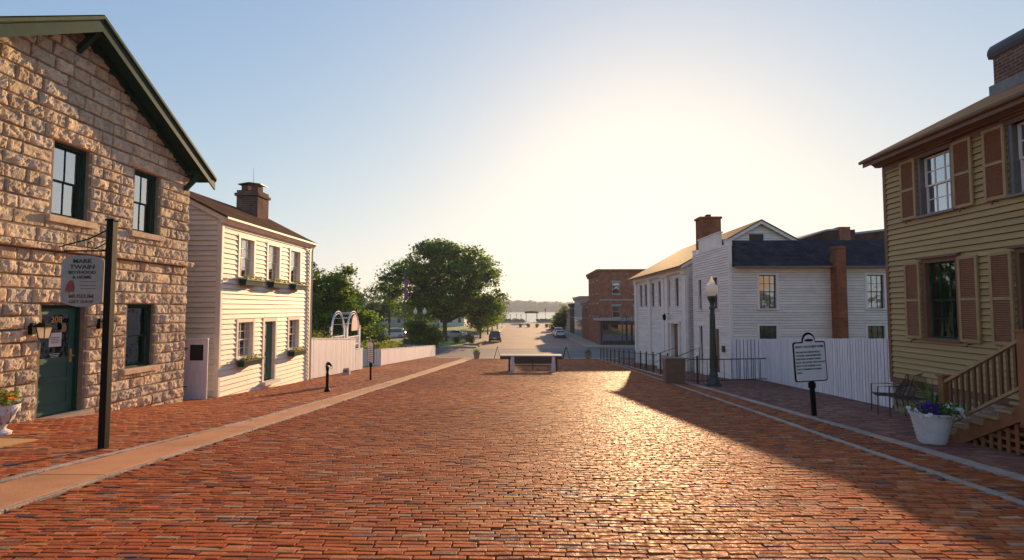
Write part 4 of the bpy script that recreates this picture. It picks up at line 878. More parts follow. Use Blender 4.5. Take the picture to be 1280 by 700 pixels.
w = MB(); WR.box(w, 24.15, 26.95, 2.72, 3.42, -.12, .02); WR.box(w, 22.98, 23.55, 2.7, 2.95, -.12, .02); WR.box(w, 27.4, 27.92, 2.7, 2.95, -.12, .02); WR.box(w, 23.55, 27.4, 2.722, 2.80, -.118, .018); w.build('parapet', 'whitetrim', ph)
w = MB(); WR.box(w, 24.05, 27.05, 3.42, 3.47, -.15, .06); WR.box(w, 24.4, 26.7, 2.78, 2.82, .021, .035); WR.box(w, 24.4, 26.7, 3.3, 3.34, .021, .035); WR.box(w, 24.36, 24.4, 2.78, 3.34, .021, .035); WR.box(w, 26.7, 26.74, 2.78, 3.34, .021, .035); WR.box(w, 22.94, 23.58, 2.95, 2.99, -.15, .05); WR.box(w, 27.38, 27.95, 2.95, 2.99, -.15, .05)
w.box(8.865, 8.99, 22.965, 23.09, -3.4, 2.7); w.box(8.87, 8.99, 27.85, 27.93, -3.4, 2.72); w.box(9.0, 19, 22.955, 22.985, 1.62, 1.78); w.build('corner_board', 'whitetrim', ph)
r_ = MB(); r_.hexa([(9.02, 22.72, 1.74), (19, 22.72, 1.74), (19, 24.9, 3.1), (9.02, 24.9, 3.1), (9.02, 22.72, 1.80), (19, 22.72, 1.80), (19, 24.9, 3.17), (9.02, 24.9, 3.17)]); r_.hexa([(9.02, 24.9, 3.1), (19, 24.9, 3.1), (19, 27.2, 1.7), (9.02, 27.2, 1.7), (9.02, 24.9, 3.17), (19, 24.9, 3.17), (19, 27.2, 1.77), (9.02, 27.2, 1.77)])
rf = r_.build('roof', 'darkshingle', ph)
g = MB(); g.box(9.02, 19, 22.64, 22.74, 1.72, 1.79); g.build('gutter', 'metal', rf)
c = MB(); c.box(13.18, 13.58, 22.5, 22.99, -3.4, 2.62); c.build('chimney', 'orangebrick', ph)
for h in PH[:2]: window(ph, WR, h[0], h[1], h[2], h[3], 'whitetrim', 'rustiron', .09, .08, 2, 2, None, 'glass', .035)
window(ph, WR, *PH[3], 'whitetrim', 'rustiron', .09, .08, 1, 1, None, 'glass', .035)
for h in FH: window(ph, FRONT(23.0), h[0], h[1], h[2], h[3], 'whitetrim', 'rustiron', .10, .08, 3, 2, 'curtain' if h[2] > -1 else None, 'glass', .035)
d = MB(); WR.box(d, 24.32, 24.98, -2.9, -.97, -.12, -.08); WR.box(d, 24.42, 24.88, -2.6, -2.0, -.079, -.07); dr = d.build('door', 'browntrim', ph, bevel=.004)
k = MB(); k.tube([WR.p(24.40, -1.95, -.08), WR.p(24.40, -1.95, -.03)], [.012, .028], 8); k.build('handle', 'gold', dr)
f = MB(); WR.box(f, 24.21, 24.31, -3.0, -.86, -.14, .035); WR.box(f, 24.99, 25.09, -3.0, -.86, -.14, .035); WR.box(f, 24.31, 24.99, -.96, -.86, -.14, .033); f.build('door_frame', 'whitetrim', ph)
b = MB(); WR.box(b, 23.65, 23.87, -1.95, -1.68, .03, .1); b.build('meter_box', 'rustiron', ph, bevel=.01)

# ------------------------------------------------------------------ PILASTER HOUSE
pg = thing('pilaster_house', 'long two-storey white house with tall pilasters and a gable roof behind the false-front house', 'building', (9, 35, -3.6))
# window px columns in the photo -> Y along the facade plane
def cy(x1, x2, X=8.9): return sorted((X * 660 / (x1 - 655) * .992, X * 660 / (x2 - 655) * .992))
UP = [(*cy(*p), .05, 1.75) for p in ((797.6, 801.3), (803.6, 807.2), (812, 816), (820.6, 824.4), (830.5, 835.3), (841.2, 845.9))]
UP = [(a, b, .1, 1.72) for a, b, _, _ in UP]
LO = [(*cy(830.2, 834.5), -2.7, -.65)]; DO = (*cy(837.5, 846.0), -3.3, -1.0)
EU = [(h[0] - .02, h[1] + .02, h[2] - .02, h[3] + .02) for h in UP + LO] + [(DO[0] - .1, DO[1] + .1, DO[2], DO[3] + .1)]
clapboard(WR, 28.9, 42.4, -4.4, 2.1, EU, .14, .03, slot=.012).build('front_siding', 'whitesiding', pg, recalc=False)
def glim(z):
    t_ = max(0, (z - 2.45) / 2.2); return (8.95 + 3.94 * t_, 16.75 - 3.94 * t_)
clapboard(FRONT(28.9), 8.95, 16.75, -4.2, 4.62, [(12.26, 13.04, 3.25, 4.02)], .14, .035, glim, slot=.012).build('gable_siding', 'whitesiding', pg, recalc=False)
w = MB(); holed(WR, w, 28.95, 42.4, -4.6, 2.3, EU, -.3, -.03); w.box(9.2, 16.8, 42.2, 42.4, -4.6, 2.3); w.box(16.6, 16.8, 28.95, 42.2, -4.6, 2.3); w.box(9.2, 16.6, 28.95, 29.1, -4.6, 2.3); w.box(9.2, 16.6, 29.1, 42.2, -.7, -.5)
for y in (28.95, 42.3): w.prism([(9.0, 2.3), (16.7, 2.3), (12.85, 4.5)], 'y', y, y + .1)
w.build('inner_wall', 'dark', pg)
PY = sorted([29.35, 42.05] + [8.9 * 660 / (p - 655) * .992 for p in (828, 810.5)])
for y in (29.25, 32.9, 33.75, 37.4, 41.9):
    p = MB(); WR.box(p, y - .30, y + .30, -4.4, 1.85, -.02, .13); WR.box(p, y - .36, y + .36, 1.85, 2.0, -.02, .2); WR.box(p, y - .35, y + .35, -4.4, -3.5, -.02, .18); p.build('pilaster', 'whitetrim', pg, bevel=.006)
w = MB(); WR.box(w, 28.85, 42.45, 2.0, 2.28, -.05, .16); WR.box(w, 28.85, 42.45, 2.28, 2.36, -.05, .34); w.box(8.86, 8.98, 28.86, 28.96, -4.2, 2.1); WR.box(w, 28.9, 42.4, -.1, -.02, 0, .05); w.build('cornice', 'whitetrim', pg)
r_ = MB(); SG = .56; ov = .5
for s in (1, -1):
    xe = 12.85 + s * 4.5; ze = 4.80 - 4.5 * SG
    r_.hexa([(12.85, 28.62, 4.74), (xe, 28.62, ze - .06), (xe, 42.9, ze - .06), (12.85, 42.9, 4.74), (12.85, 28.62, 4.80), (xe, 28.62, ze), (xe, 42.9, ze), (12.85, 42.9, 4.80)])
rf = r_.build('roof', 'shakes', pg)
g = MB()
for s in (1, -1): g.hexa([(12.85, 28.66, 4.56), (12.85 + 4.35 * s, 28.66, 4.56 - 4.35 * SG), (12.85 + 4.35 * s, 28.74, 4.56 - 4.35 * SG), (12.85, 28.74, 4.56), (12.85, 28.66, 4.735), (12.85 + 4.35 * s, 28.66, 4.735 - 4.35 * SG), (12.85 + 4.35 * s, 28.74, 4.735 - 4.35 * SG), (12.85, 28.74, 4.735)])
g.build('rake_board', 'whitetrim', rf)
c = MB(); c.box(10.1, 11.25, 30.2, 31.1, 2.6, 5.1); c.box(10.04, 11.31, 30.14, 31.16, 5.1, 5.22); ch = c.build('chimney', 'orangebrick', pg)
c = MB(); c.box(10.55, 10.8, 30.5, 30.8, 5.22, 5.4); c.build('flue', 'oldbrick', ch)
for h in UP: window(pg, WR, h[0] + .03, h[1] - .03, h[2], h[3], 'whitetrim', 'rustiron', .04, .08, 2, 2, None, 'glass', .02)
window(pg, WR, LO[0][0] + .03, LO[0][1] - .03, LO[0][2], LO[0][3], 'whitetrim', 'rustiron', .04, .08, 2, 2, None, 'glass', .02)
b = MB(); FRONT(28.9).box(b, 12.28, 13.02, 3.27, 4.0, -.05, .02)
for k in range(9): FRONT(28.9).box(b, 12.3, 13.0, 3.3 + k * .078, 3.34 + k * .078, .021, .03)
b.build('attic_louvre', 'rustiron', pg)
d = MB(); WR.box(d, DO[0], DO[1], DO[2], DO[3], -.16, -.1); WR.box(d, DO[0] + .15, DO[1] - .15, -3.0, -2.3, -.099, -.085); dr = d.build('door', 'browntrim', pg, bevel=.004)
k = MB(); k.tube([WR.p(DO[0] + .1, -2.2, -.1), WR.p(DO[0] + .1, -2.2, -.05)], [.012, .03], 8); k.build('handle', 'gold', dr)
f = MB(); WR.box(f, DO[0] - .2, DO[0], DO[2] - .1, DO[3] + .1, -.18, .12); WR.box(f, DO[1], DO[1] + .2, DO[2] - .1, DO[3] + .1, -.18, .12); WR.box(f, DO[0] - .3, DO[1] + .3, DO[3] + .1, DO[3] + .28, -.18, .2); WR.box(f, DO[0] - .2, DO[1] + .2, -3.7, DO[2] - .1, -.1, .9); f.build('door_surround', 'whitetrim', pg)
t = thing('entrance_lantern', 'small dark lantern over the doorway of the pilastered house', 'lantern', (8.6, 31.9, -.5))
b = MB(); b.bar((8.8, DO[1] + .35, -.35), (8.5, DO[1] + .35, -.35), .02); b.lathe(8.5, DO[1] + .35, [(.04, -.75), (.09, -.7), (.11, -.5), (.12, -.46), (.02, -.36)], 8); b.build('lantern', 'iron', t)

# rear brick buildings (parapets behind the annex)
t = thing('brick_building', 'dark brick building with stepped parapet behind the white annex', 'building', (17, 33, -4))
b = MB(); b.prism([(15.3, -4.5), (19.9, -4.5), (19.9, 4.72), (18.1, 4.6), (15.3, 3.7)], 'y', 32, 36); b.prism([(18.9, -4.5), (30, -4.5), (30, 5.6), (20.0, 4.45), (18.9, 4.4)], 'y', 32.3, 40); b.build('wall', 'darkbrick', t)
b = MB(); b.hexa([(15.25, 31.9, 3.7), (18.15, 31.9, 4.62), (18.15, 36.1, 4.62), (15.25, 36.1, 3.7), (15.25, 31.9, 3.8), (18.15, 31.9, 4.72), (18.15, 36.1, 4.72), (15.25, 36.1, 3.8)]); b.hexa([(18.15, 31.9, 4.62), (19.2, 31.9, 4.70), (19.2, 36.1, 4.70), (18.15, 36.1, 4.62), (18.15, 31.9, 4.72), (19.2, 31.9, 4.80), (19.2, 36.1, 4.80), (18.15, 36.1, 4.72)])
b.hexa([(20.0, 32.2, 4.45), (30, 32.2, 5.6), (30, 36.1, 5.6), (20.0, 36.1, 4.45), (20.0, 32.2, 4.57), (30, 32.2, 5.72), (30, 36.1, 5.72), (20.0, 36.1, 4.57)]); b.build('coping', 'graywall', t)
b = MB(); b.box(18.85, 19.5, 31.8, 32.4, 3.6, 4.85); b.build('parapet_pier', 'redbrick', t)
t = thing('roof_ventilator', 'small dark turbine ventilator on the roof behind the gable', 'ventilator', (15.1, 31, 3.0))
b = MB(); b.lathe(15.3, 33, [(.08, 3.2), (.08, 4.05), (.3, 4.1), (.12, 4.2), (.28, 4.3), (.05, 4.4)], 10); b.build('cowl', 'metal', t)

# ------------------------------------------------------------------ YELLOW HOUSE (right)
WY = RIGHT(8.3)
yh = thing('yellow_house', 'ochre clapboard house with brown louvred shutters and a stone foundation', 'house', (8.3, 8, -2.2))
YH = [(10.31, 11.08, -.60, .92), (8.22, 8.99, -.60, .92), (10.33, 11.1, 1.93, 3.12), (8.24, 9.01, 1.93, 3.12)]
YD = (6.05, 6.95, -1.18, .92)
EY = [(h[0] - .08, h[1] + .08, h[2] - .05, h[3] + .08) for h in YH] + [(YD[0] - .1, YD[1] + .1, YD[2], YD[3] + .1)]
clapboard(WY, 2.0, 12.16, -1.55, 3.15, EY, .118, .034, slot=.012).build('front_siding', 'yellowsiding', yh, recalc=False)
clapboard(Wall((0, 12.2, 0), (1, 0, 0), (0, 1, 0)), 8.35, 15.5, -1.55, 3.2, (), .118, .034, slot=.012).build('side_siding', 'yellowsiding', yh, recalc=False)
w = MB(); holed(WY, w, 2.0, 12.15, -1.6, 3.3, EY, -.25, -.03); w.box(8.55, 15.4, 12.0, 12.15, -1.6, 3.3); w.prism([(8.5, 3.3), (15.5, 3.3), (12.0, 5.1)], 'y', 12.0, 12.15); w.prism([(8.5, 3.3), (15.5, 3.3), (12.0, 5.1)], 'y', 2.0, 2.15); w.box(15.3, 15.5, 2, 12.15, -1.6, 3.3); w.box(8.55, 15.4, 2, 2.15, -1.6, 3.3); w.box(8.55, 15.3, 2.15, 12.0, 1.2, 1.4); w.build('inner_wall', 'dark', yh)
w = MB(); WY.box(w, 12.14, 12.23, -1.58, 3.15, -.1, .035); WY.box(w, 2.0, 12.22, 3.12, 3.34, -.1, .04); WY.box(w, 2.0, 12.22, -1.66, -1.55, -.1, .03); w.build('corner_board', 'browntrim', yh)
def rubble():
    V = []; F = []; cl = []; nv = 0; z = -2.75
    while z < -1.68:
        hgt = random.choice((.13, .17, .22)); zt = min(z + hgt, -1.665); u = 2.0
        while u < 12.2:
            L_ = random.uniform(.18, .5); e = min(u + L_, 12.22); sd = random.uniform(0, 50); t = random.uniform(.65, 1.25); w_ = random.uniform(-.08, .1)
            for j in range(5):
                for i in range(7):
                    a = u + .012 + (e - u - .024) * i / 6; b = z + .012 + (zt - z - .024) * j / 4
                    n_ = -.03 if i in (0, 6) or j in (0, 4) else .01 + .03 * noise.noise(Vector((a * 5, b * 6, sd)))
                    V.append(tuple(WY.p(a, b, n_)))
            for j in range(4):
                for i in range(6): F.append((nv + j * 7 + i, nv + j * 7 + i + 1, nv + (j + 1) * 7 + i + 1, nv + (j + 1) * 7 + i)); cl.append((t * (1 + w_), t, t * (1 - w_)))
            nv += 35; u = e
        z = zt
    np_mesh('stone_foundation', V, F, 'rubble', yh, col=np.array(cl))
rubble()
w = MB(); w.box(8.31, 15.5, 2.0, 12.2, -2.9, -1.67); w.build('foundation_core', 'lime_mortar', yh)
r_ = MB(); YS = .51; ex = 7.95; rx = 12.0
for s in (1, -1):
    xe = rx + s * (rx - ex); zr = 3.46 + (rx - ex) * YS
    r_.hexa([(rx, 1.6, zr - .07), (xe, 1.6, 3.39), (xe, 12.5, 3.39), (rx, 12.5, zr - .07), (rx, 1.6, zr), (xe, 1.6, 3.46), (xe, 12.5, 3.46), (rx, 12.5, zr)])
rf = r_.build('roof', 'shingle', yh)
w = MB(); w.box(7.98, 8.30, 1.7, 12.42, 3.345, 3.385); w.box(7.955, 7.98, 1.7, 12.43, 3.28, 3.39); w.box(8.14, 8.27, 1.7, 12.3, 3.24, 3.343); w.prism([(8.14, 3.26), (8.02, 3.343), (8.14, 3.343)], 'y', 1.7, 12.3); w.build('cornice', 'browntrim', rf)
w = MB(); w.tube([(7.92, 1.7, 3.40), (7.92, 12.47, 3.40)], .04, 8); w.build('gutter', 'browntrim', rf)
c = MB(); c.box(10.25, 12.3, 10.6, 11.5, 3.6, 5.58); ch = c.build('chimney', 'oldbrick', yh)
c = MB(); c.box(10.22, 12.4, 10.5, 11.6, 3.7, 4.85); c.build('flashing', 'metal', ch)
arc = [(10.22, 5.45), (10.19, 5.55)] + [(10.19 + .27 - .27 * math.cos(R(q)), 5.56 + .25 * math.sin(R(q))) for q in (20, 45, 70, 90)] + [(12.12 + .27 * math.sin(R(q)), 5.56 + .25 * math.cos(R(q))) for q in (0, 20, 45, 70)] + [(12.39, 5.55), (12.35, 5.45)]
c = MB(); c.prism(arc, 'y', 10.52, 11.58); c.build('chimney_cap', 'slate', ch)
def shutter(u0, u1, v0, v1, parent):
    b = MB(); s = .055; n0, n1 = .03, .07
    WY.box(b, u0, u0 + s, v0, v1, n0, n1); WY.box(b, u1 - s, u1, v0, v1, n0, n1); vm = (v0 + v1) / 2
    for a, c in ((v0, v0 + s), (v1 - s, v1), (vm - s / 2, vm + s / 2)): WY.box(b, u0 + s, u1 - s, a, c, n0, n1 - .001)
    o = b.build('shutter', 'decktan', parent, bevel=.003); b = MB(); n = int((v1 - v0) / .042)
    for k in range(n):
        z = v0 + s + (v1 - v0 - 2 * s) * (k + .5) / n
        if abs(z - vm) < s / 2 + .01: continue
        b.hexa([WY.p(u0 + s, z - .022, n1 - .008), WY.p(u1 - s, z - .022, n1 - .008), WY.p(u1 - s, z - .016, n1 - .004), WY.p(u0 + s, z - .016, n1 - .004), WY.p(u0 + s, z + .016, n0 + .006), WY.p(u1 - s, z + .016, n0 + .006), WY.p(u1 - s, z + .022, n0 + .01), WY.p(u0 + s, z + .022, n0 + .01)])
    b.build('louvres', 'brownshutter', o)
    b = MB(); b.tube([WY.p((u0 + u1) / 2, v0 - .03, .02), WY.p((u0 + u1) / 2, v0 - .03, .09), WY.p((u0 + u1) / 2 + .05, v0 - .08, .09)], .01, 6); b.build('holdback', 'iron', o)
for i, h in enumerate(YH):
    fr = window(yh, WY, h[0], h[1], h[2], h[3], 'browntrim' if i < 2 else 'metal', 'green' if i < 2 else 'whitetrim', .085, .1, 3, 2, 'curtain', 'glass' if i < 2 else 'skyglass', .02)
    b = MB(); WY.box(b, h[0] - .14, h[1] + .14, h[3] + .085, h[3] + .13, -.02, .09); b.build('window_hood', 'browntrim', fr)
    shutter(h[1] + .10, h[1] + .54, h[2] - .04, h[3] + .05, yh); shutter(h[0] - .54, h[0] - .10, h[2] - .04, h[3] + .05, yh)
d = MB(); WY.box(d, YD[0], YD[1], YD[2], YD[3], -.12, -.08); dr = d.build('door', 'browntrim', yh); f = MB(); WY.box(f, YD[0] - .1, YD[0], YD[2], YD[3] + .1, -.14, .03); WY.box(f, YD[1], YD[1] + .1, YD[2], YD[3] + .1, -.14, .03); WY.box(f, YD[0], YD[1], YD[3], YD[3] + .1, -.14, .028); f.build('door_frame', 'browntrim', yh)
k = MB(); k.tube([WY.p(6.85, -.2, -.08), WY.p(6.85, -.2, -.02)], [.012, .03], 8); k.build('handle', 'gold', dr)
# entry stairs (part of the yellow house)
X0, X1 = 6.85, 8.24; LZ = -1.18
tr = MB(); st = MB(); ys = [8.93, 8.67, 8.42, 8.16, 7.90, 7.66, 7.42]; zs = [-1.97, -1.84, -1.71, -1.58, -1.45, -1.31, LZ]
for i in range(6): tr.box(X0 - .04, X1, ys[i + 1] - .03, ys[i], zs[i] - .04, zs[i]); st.box(X0 + .03, X1, ys[i] - .05, ys[i] - .03, zs[i] - .15, zs[i] - .042)
tr.box(X0 - .04, X1, 5.2, ys[6], LZ - .04, LZ); land = tr.build('stair_treads', 'decktan', yh, bevel=.006)
st.prism([(8.95, -2.15)] + [q for i in range(6) for q in ((ys[i] - .028, zs[i] - .17 if i == 0 else zs[i - 1] - .042), (ys[i] - .028, zs[i] - .042))] + [(7.39, zs[5] - .042), (7.39, -1.222), (5.2, -1.222), (5.2, -1.46), (7.35, -1.46), (8.6, -2.15)], 'x', X0, X0 + .028)
st.prism([(8.95, -2.15), (8.9, -2.02), (7.42, -1.24), (7.35, -1.46), (8.6, -2.15)], 'x', X1 - .03, X1 - .002); st.build('stringer', 'brownshutter', yh)
la = MB()
for k in range(24):
    y = 8.62 - k * .14
    zt = -1.47 if y < 7.35 else -1.47 - (y - 7.35) * .545; zb = G(X0, y) - .05
    if zt - zb > .04: la.box(X0 + .03, X0 + .045, y - .028, y + .028, zb, zt)
for k in range(6):
    z = -1.52 - k * .115; ymax = 7.35 + (-1.47 - z) / .545
    la.box(X0 + .046, X0 + .058, 5.2, min(8.6, ymax), z - .022, z + .022)
la.build('lattice', 'brownshutter', yh)
def newel(y, z0, z1, s=.055):
    b = MB(); b.box(X0 - s, X0 + s, y - s, y + s, z0, z1); b.box(X0 - s - .02, X0 + s + .02, y - s - .02, y + s + .02, z1, z1 + .035); b.build('newel_post', 'brownshutter', yh, bevel=.005)
newel(8.86, -2.25, -1.12); newel(7.42, -1.6, -.33, .06); newel(5.4, -1.6, -.33, .06)
rl = MB(); rl.bar((X0, 8.82, -1.20), (X0, 7.44, -.42), .07, .045); rl.bar((X0, 8.82, -1.88), (X0, 7.44, -1.06), .05, .04); rl.bar((X0, 7.42, -.40), (X0, 5.4, -.40), .07, .045); rl.bar((X0, 7.42, -1.06), (X0, 5.4, -1.06), .05, .04); rl.build('handrail', 'decktan', yh)
for k in range(11):
    y = 8.72 - k * .115; f_ = (8.82 - y) / 1.38; bl = MB(); bl.box(X0 - .018, X0 + .018, y - .018, y + .018, -1.88 + .82 * f_, -1.20 + .78 * f_); bl.build('baluster', 'browntrim', yh)
for k in range(13):
    y = 7.28 - k * .14; bl = MB(); bl.box(X0 - .018, X0 + .018, y - .018, y + .018, -1.06, -.41); bl.build('baluster', 'browntrim', yh)
# planter with petunias and spike grass
px_, py_ = 6.36, 8.50; z = G(px_, py_)
t = thing('flower_planter', 'white planter of purple and white flowers and spiky grass by the yellow house stairs', 'planter', (px_, py_, z))
prof = [(.165, z), (.18, z + .02)] + [(.18 + .09 * k / 14 + (.009 if k % 2 else 0), z + .03 + .40 * k / 14) for k in range(15)] + [(.29, z + .435), (.295, z + .475), (.27, z + .48), (.255, z + .44)]
b = MB(); b.lathe(px_, py_, prof, 32); b.build('pot', 'plaster', t, smooth=True)
b = MB(); b.lathe(px_, py_, [(.25, z + .40), (.258, z + .445)], 20); b.build('soil', 'soil', t)
plantmesh('foliage', t, [((px_ + random.gauss(0, .12), py_ + random.gauss(0, .11), z + .52 + random.gauss(0, .03)), 50, (.08, .08, .04), .03, GL) for _ in range(16)])
PU = [(.05, .02, .16), (.07, .03, .22), (.10, .04, .26)]; WHT = [(.75, .74, .76), (.6, .6, .66)]
def petals(name, pts, cols):
    v, f, c = [], [], []
    for P in pts:
        P = Vector(P); n = Vector((random.gauss(0, .5), -abs(random.gauss(.6, .4)), abs(random.gauss(.5, .4)))).normalized(); a = n.orthogonal().normalized(); b2 = n.cross(a); r = random.uniform(.025, .04); col = random.choice(cols)
        for k in range(5):
            q0, q1 = k * 1.2566, (k + 1) * 1.2566; i = len(v)
            v += [tuple(P - n * .015), tuple(P + (a * math.cos(q0) + b2 * math.sin(q0)) * r * .8), tuple(P + (a * math.cos((q0 + q1) / 2) + b2 * math.sin((q0 + q1) / 2)) * r * 1.1), tuple(P + (a * math.cos(q1) + b2 * math.sin(q1)) * r * .8)]; f.append((i, i + 1, i + 2, i + 3)); c.append(col)
    np_mesh(name, v, f, 'petal', t, col=np.array(c))
petals('purple_flowers', [(px_ + random.uniform(-.30, -.05), py_ - .2 + random.gauss(0, .08), z + .58 + random.gauss(0, .04)) for _ in range(34)], PU)
petals('white_flowers', [(px_ + s * random.uniform(.12, .34) + (-.1 if s < 0 else 0), py_ - .15 + random.gauss(0, .1), z + .53 + random.gauss(0, .05)) for s in (1, 1, 1, -1) for _ in range(9)], WHT)
b = MB()
for k in range(34):
    q = random.uniform(0, 6.28); tilt = abs(random.gauss(.28, .16)); L_ = random.uniform(.35, .62); dx, dy = math.cos(q), math.sin(q); x, y = px_ + .03 * dx + .03, py_ + .03 * dy; w_ = .009
    p0 = Vector((x, y, z + .46)); p1 = p0 + Vector((dx * tilt * L_ * .5, dy * tilt * L_ * .5, L_ * .6)); p2 = p0 + Vector((dx * tilt * L_ * 1.3, dy * tilt * L_ * 1.3, L_)); sd = Vector((-dy, dx, 0)) * w_; col = random.choice(GL)
    b.add([p0 - sd, p0 + sd, p1 + sd, p1 - sd], [(0, 1, 2, 3)], col); b.add([p1 - sd, p1 + sd, p2], [(0, 1, 2)], col)
b.build('spike_grass', 'leaf', t, recalc=False)
# metal patio chairs
def chair(x, y, rot, lab):
    t = thing('patio_chair', lab, 'chair', (0, 0, 0), 'metal patio chairs by the stone foundation')
    f = MB(); w_ = .26
    for s in (-1, 1):
        f.tube([(s * w_, -.25, 0), (s * w_, -.24, .62), (s * w_, .05, .64), (s * w_ * .95, .22, .62)], .011, 6); f.tube([(s * w_, .26, 0), (s * w_ * .95, .2, .42), (s * w_ * .9, .3, .66)], .011, 6)
    f.tube([(-w_ * .9, .3, .66), (-w_ * .75, .34, .84), (0, .36, .92), (w_ * .75, .34, .84), (w_ * .9, .3, .66)], .011, 6); f.tube([(-w_, -.24, .42), (w_, -.24, .42)], .01, 6); f.tube([(-w_ * .95, .2, .42), (w_ * .95, .2, .42)], .01, 6); f.build('frame', 'rustiron', t)
    s_ = MB(); n = 15
    for k in range(n + 1): u_ = -w_ + 2 * w_ * k / n; s_.bar((u_, -.24, .425), (u_, .2, .425), .005)
    for k in range(12): s_.bar((-w_, -.24 + .44 * k / 11, .428), (w_, -.24 + .44 * k / 11, .428), .005)
    s_.build('seat', 'rustiron', t); s_ = MB()
    for k in range(n + 1):
        u_ = -w_ * .86 + 1.72 * w_ * k / n; zt = .66 + .25 * math.cos(u_ / w_ * 1.35); s_.bar((u_, .21, .43), (u_, .35, zt), .005)
    for k in range(9): z_ = .46 + .035 * k; s_.bar((-w_ * .88, .22 + .012 * k, z_), (w_ * .88, .22 + .012 * k, z_), .004)
    s_.build('backrest', 'rustiron', t); t.location = (x, y, G(x, y)); t.rotation_euler = (0, 0, R(rot)); return t
chair(7.95, 11.15, -75, 'metal mesh patio chair nearest the planter by the stone foundation'); chair(7.98, 11.9, -110, 'metal mesh patio chair nearest the white board fence')
# ------------------------------------------------------------------ TREES
def crown(name, parent, lobes, leaf, per, cr, cols, m='leaf', hollow=.45):
    V = []; F = []; Cc = []; nv = 0; ends = []
    for (cx, cy, cz, rx, ry, rz, n) in lobes:
        d = rng.normal(size=(n, 3)); d /= np.linalg.norm(d, axis=1)[:, None]; rr = (hollow + (1 - hollow) * rng.random(n) ** .6)
        rr *= 1 + .16 * np.sin(d[:, 0] * 5 + d[:, 2] * 4 + cx)          # uneven outline
        P = np.array([cx, cy, cz]) + d * rr[:, None] * np.array([rx, ry, rz])
        for p in P:
            k = int(per * rng.uniform(.5, 1.3)); r = cr * rng.uniform(.6, 1.35); ends.append(p)
            q = p + rng.normal(size=(k, 3)) * np.array([r, r, r * .55]) * .6
            a = rng.normal(size=(k, 3)); a[:, 2] *= .6; a /= np.linalg.norm(a, axis=1)[:, None]
            b = np.cross(a, rng.normal(size=(k, 3))); b /= np.linalg.norm(b, axis=1)[:, None]
            s = leaf * rng.uniform(.6, 1.35, (k, 1))
            quad = np.stack([q - a * s, q + b * s * .5, q + a * s, q - b * s * .5], 1).reshape(-1, 3); V.append(quad)
            F.append(np.arange(k * 4).reshape(k, 4) + nv); nv += k * 4
            base = np.array(cols[rng.integers(len(cols))]); Cc.append(base * rng.uniform(.55, 1.5) * rng.uniform(.7, 1.35, (k, 1)))
    np_mesh(name, np.concatenate(V), np.concatenate(F), m, parent, col=np.concatenate(Cc)); return ends
OLIVE = [(.055, .115, .016), (.075, .14, .02), (.04, .085, .013), (.11, .17, .022)]
DEEP = [(.032, .06, .014), (.045, .08, .018), (.025, .05, .012)]
YEL = [(.12, .14, .02), (.15, .16, .025), (.09, .12, .02)]
def tree(label, x, y, lobes, r, fork, leaf, per, cr, cols, name='tree', group=None, m='leaf', lean=0, hollow=.45, nl=9, cat='tree'):
    z = G(x, y); t = thing(name, label, cat, (x, y, z), group)
    ends = crown('crown', t, lobes, leaf, per, cr, cols, m, hollow)
    b = MB(); top = (x + lean, y, z + fork); b.tube([(x, y, z - .3), (x, y, z + .15), (x + lean * .4, y, z + fork * .5), top], [r * 1.5, r * 1.1, r * .9, r * .8], 10)
    sel = [ends[int(i)] for i in rng.choice(len(ends), min(nl, len(ends)), replace=False)]
    for lb in lobes: sel.append(np.array([lb[0], lb[1], lb[2]]))
    for e in sel:
        e = Vector(tuple(float(q) for q in e)); s = Vector(top) - Vector((0, 0, fork * .08)); mid = s.lerp(e, .45) + Vector((random.gauss(0, .3) * r * 2, random.gauss(0, .3) * r * 2, (e - s).length * .08)); b.tube([s, mid, e], [r * .5, r * .28, r * .07], 6)
    b.build('trunk', 'bark', t, smooth=True); return t
# big elm
X, Y = -12.6, 84; z = G(X, Y)
tree('huge spreading elm on the lawn beyond the cross street', X, Y, [(-12.5, 84, 7.0, 6.6, 5.5, 3.6, 180), (-17.3, 84, 5.0, 4.0, 4, 3.2, 90), (-21.3, 83, 3.4, 2.0, 3, 3.4, 42), (-7.2, 84, 5.2, 3.6, 4.5, 4.0, 95), (-11.5, 83, 1.6, 6.5, 5, 3.0, 150), (-5.5, 85, -.2, 2.2, 4, 2.9, 60), (-16, 84, .4, 3.5, 4, 2.6, 50), (-14.2, 84, 9.3, 3.0, 3, 1.5, 46)], .42, 3.2, .24, 56, 1.0, OLIVE, 'elm_tree', hollow=.25, nl=22)
# garden trees behind the tall fence
tree('broad dark garden tree behind the tall white fence and arbor', -17.2, 43, [(-16.4, 43, .1, 2.4, 2.2, 2.5, 100), (-14.6, 42.5, -.9, 1.7, 2, 2.2, 60), (-18.2, 43, -.4, 2.0, 2, 2.8, 60), (-15.2, 43, 2.0, 1.5, 1.2, 1.7, 40), (-17.4, 43, 2.2, 1.0, 1, 1.2, 20), (-13.2, 43, -1.4, 1.1, 1.2, 1.6, 34)], .2, 1.6, .13, 60, .6, OLIVE, 'garden_tree', 'trees in the garden', hollow=.3)
tree('taller tree at the corner of the cream house behind the garden tree', -22.6, 52, [(-22.5, 52, 2.0, 2.4, 2.4, 2.8, 90), (-21.8, 52, -.8, 2.5, 2.4, 2.4, 60)], .22, 2.6, .16, 60, .6, DEEP, 'garden_tree', 'trees in the garden', hollow=.3)
tree('feathery pale-tipped tree right of the arbor above the low fence', -15.6, 50, [(-15.8, 50, -.9, 1.5, 1.4, 2.4, 60), (-14.3, 50, -2.4, 1.5, 1.5, 1.8, 50), (-16.8, 50, .4, 1.0, 1, 1.3, 26)], .13, 1.6, .12, 50, .5, YEL + OLIVE, 'garden_tree', 'trees in the garden', hollow=.2)
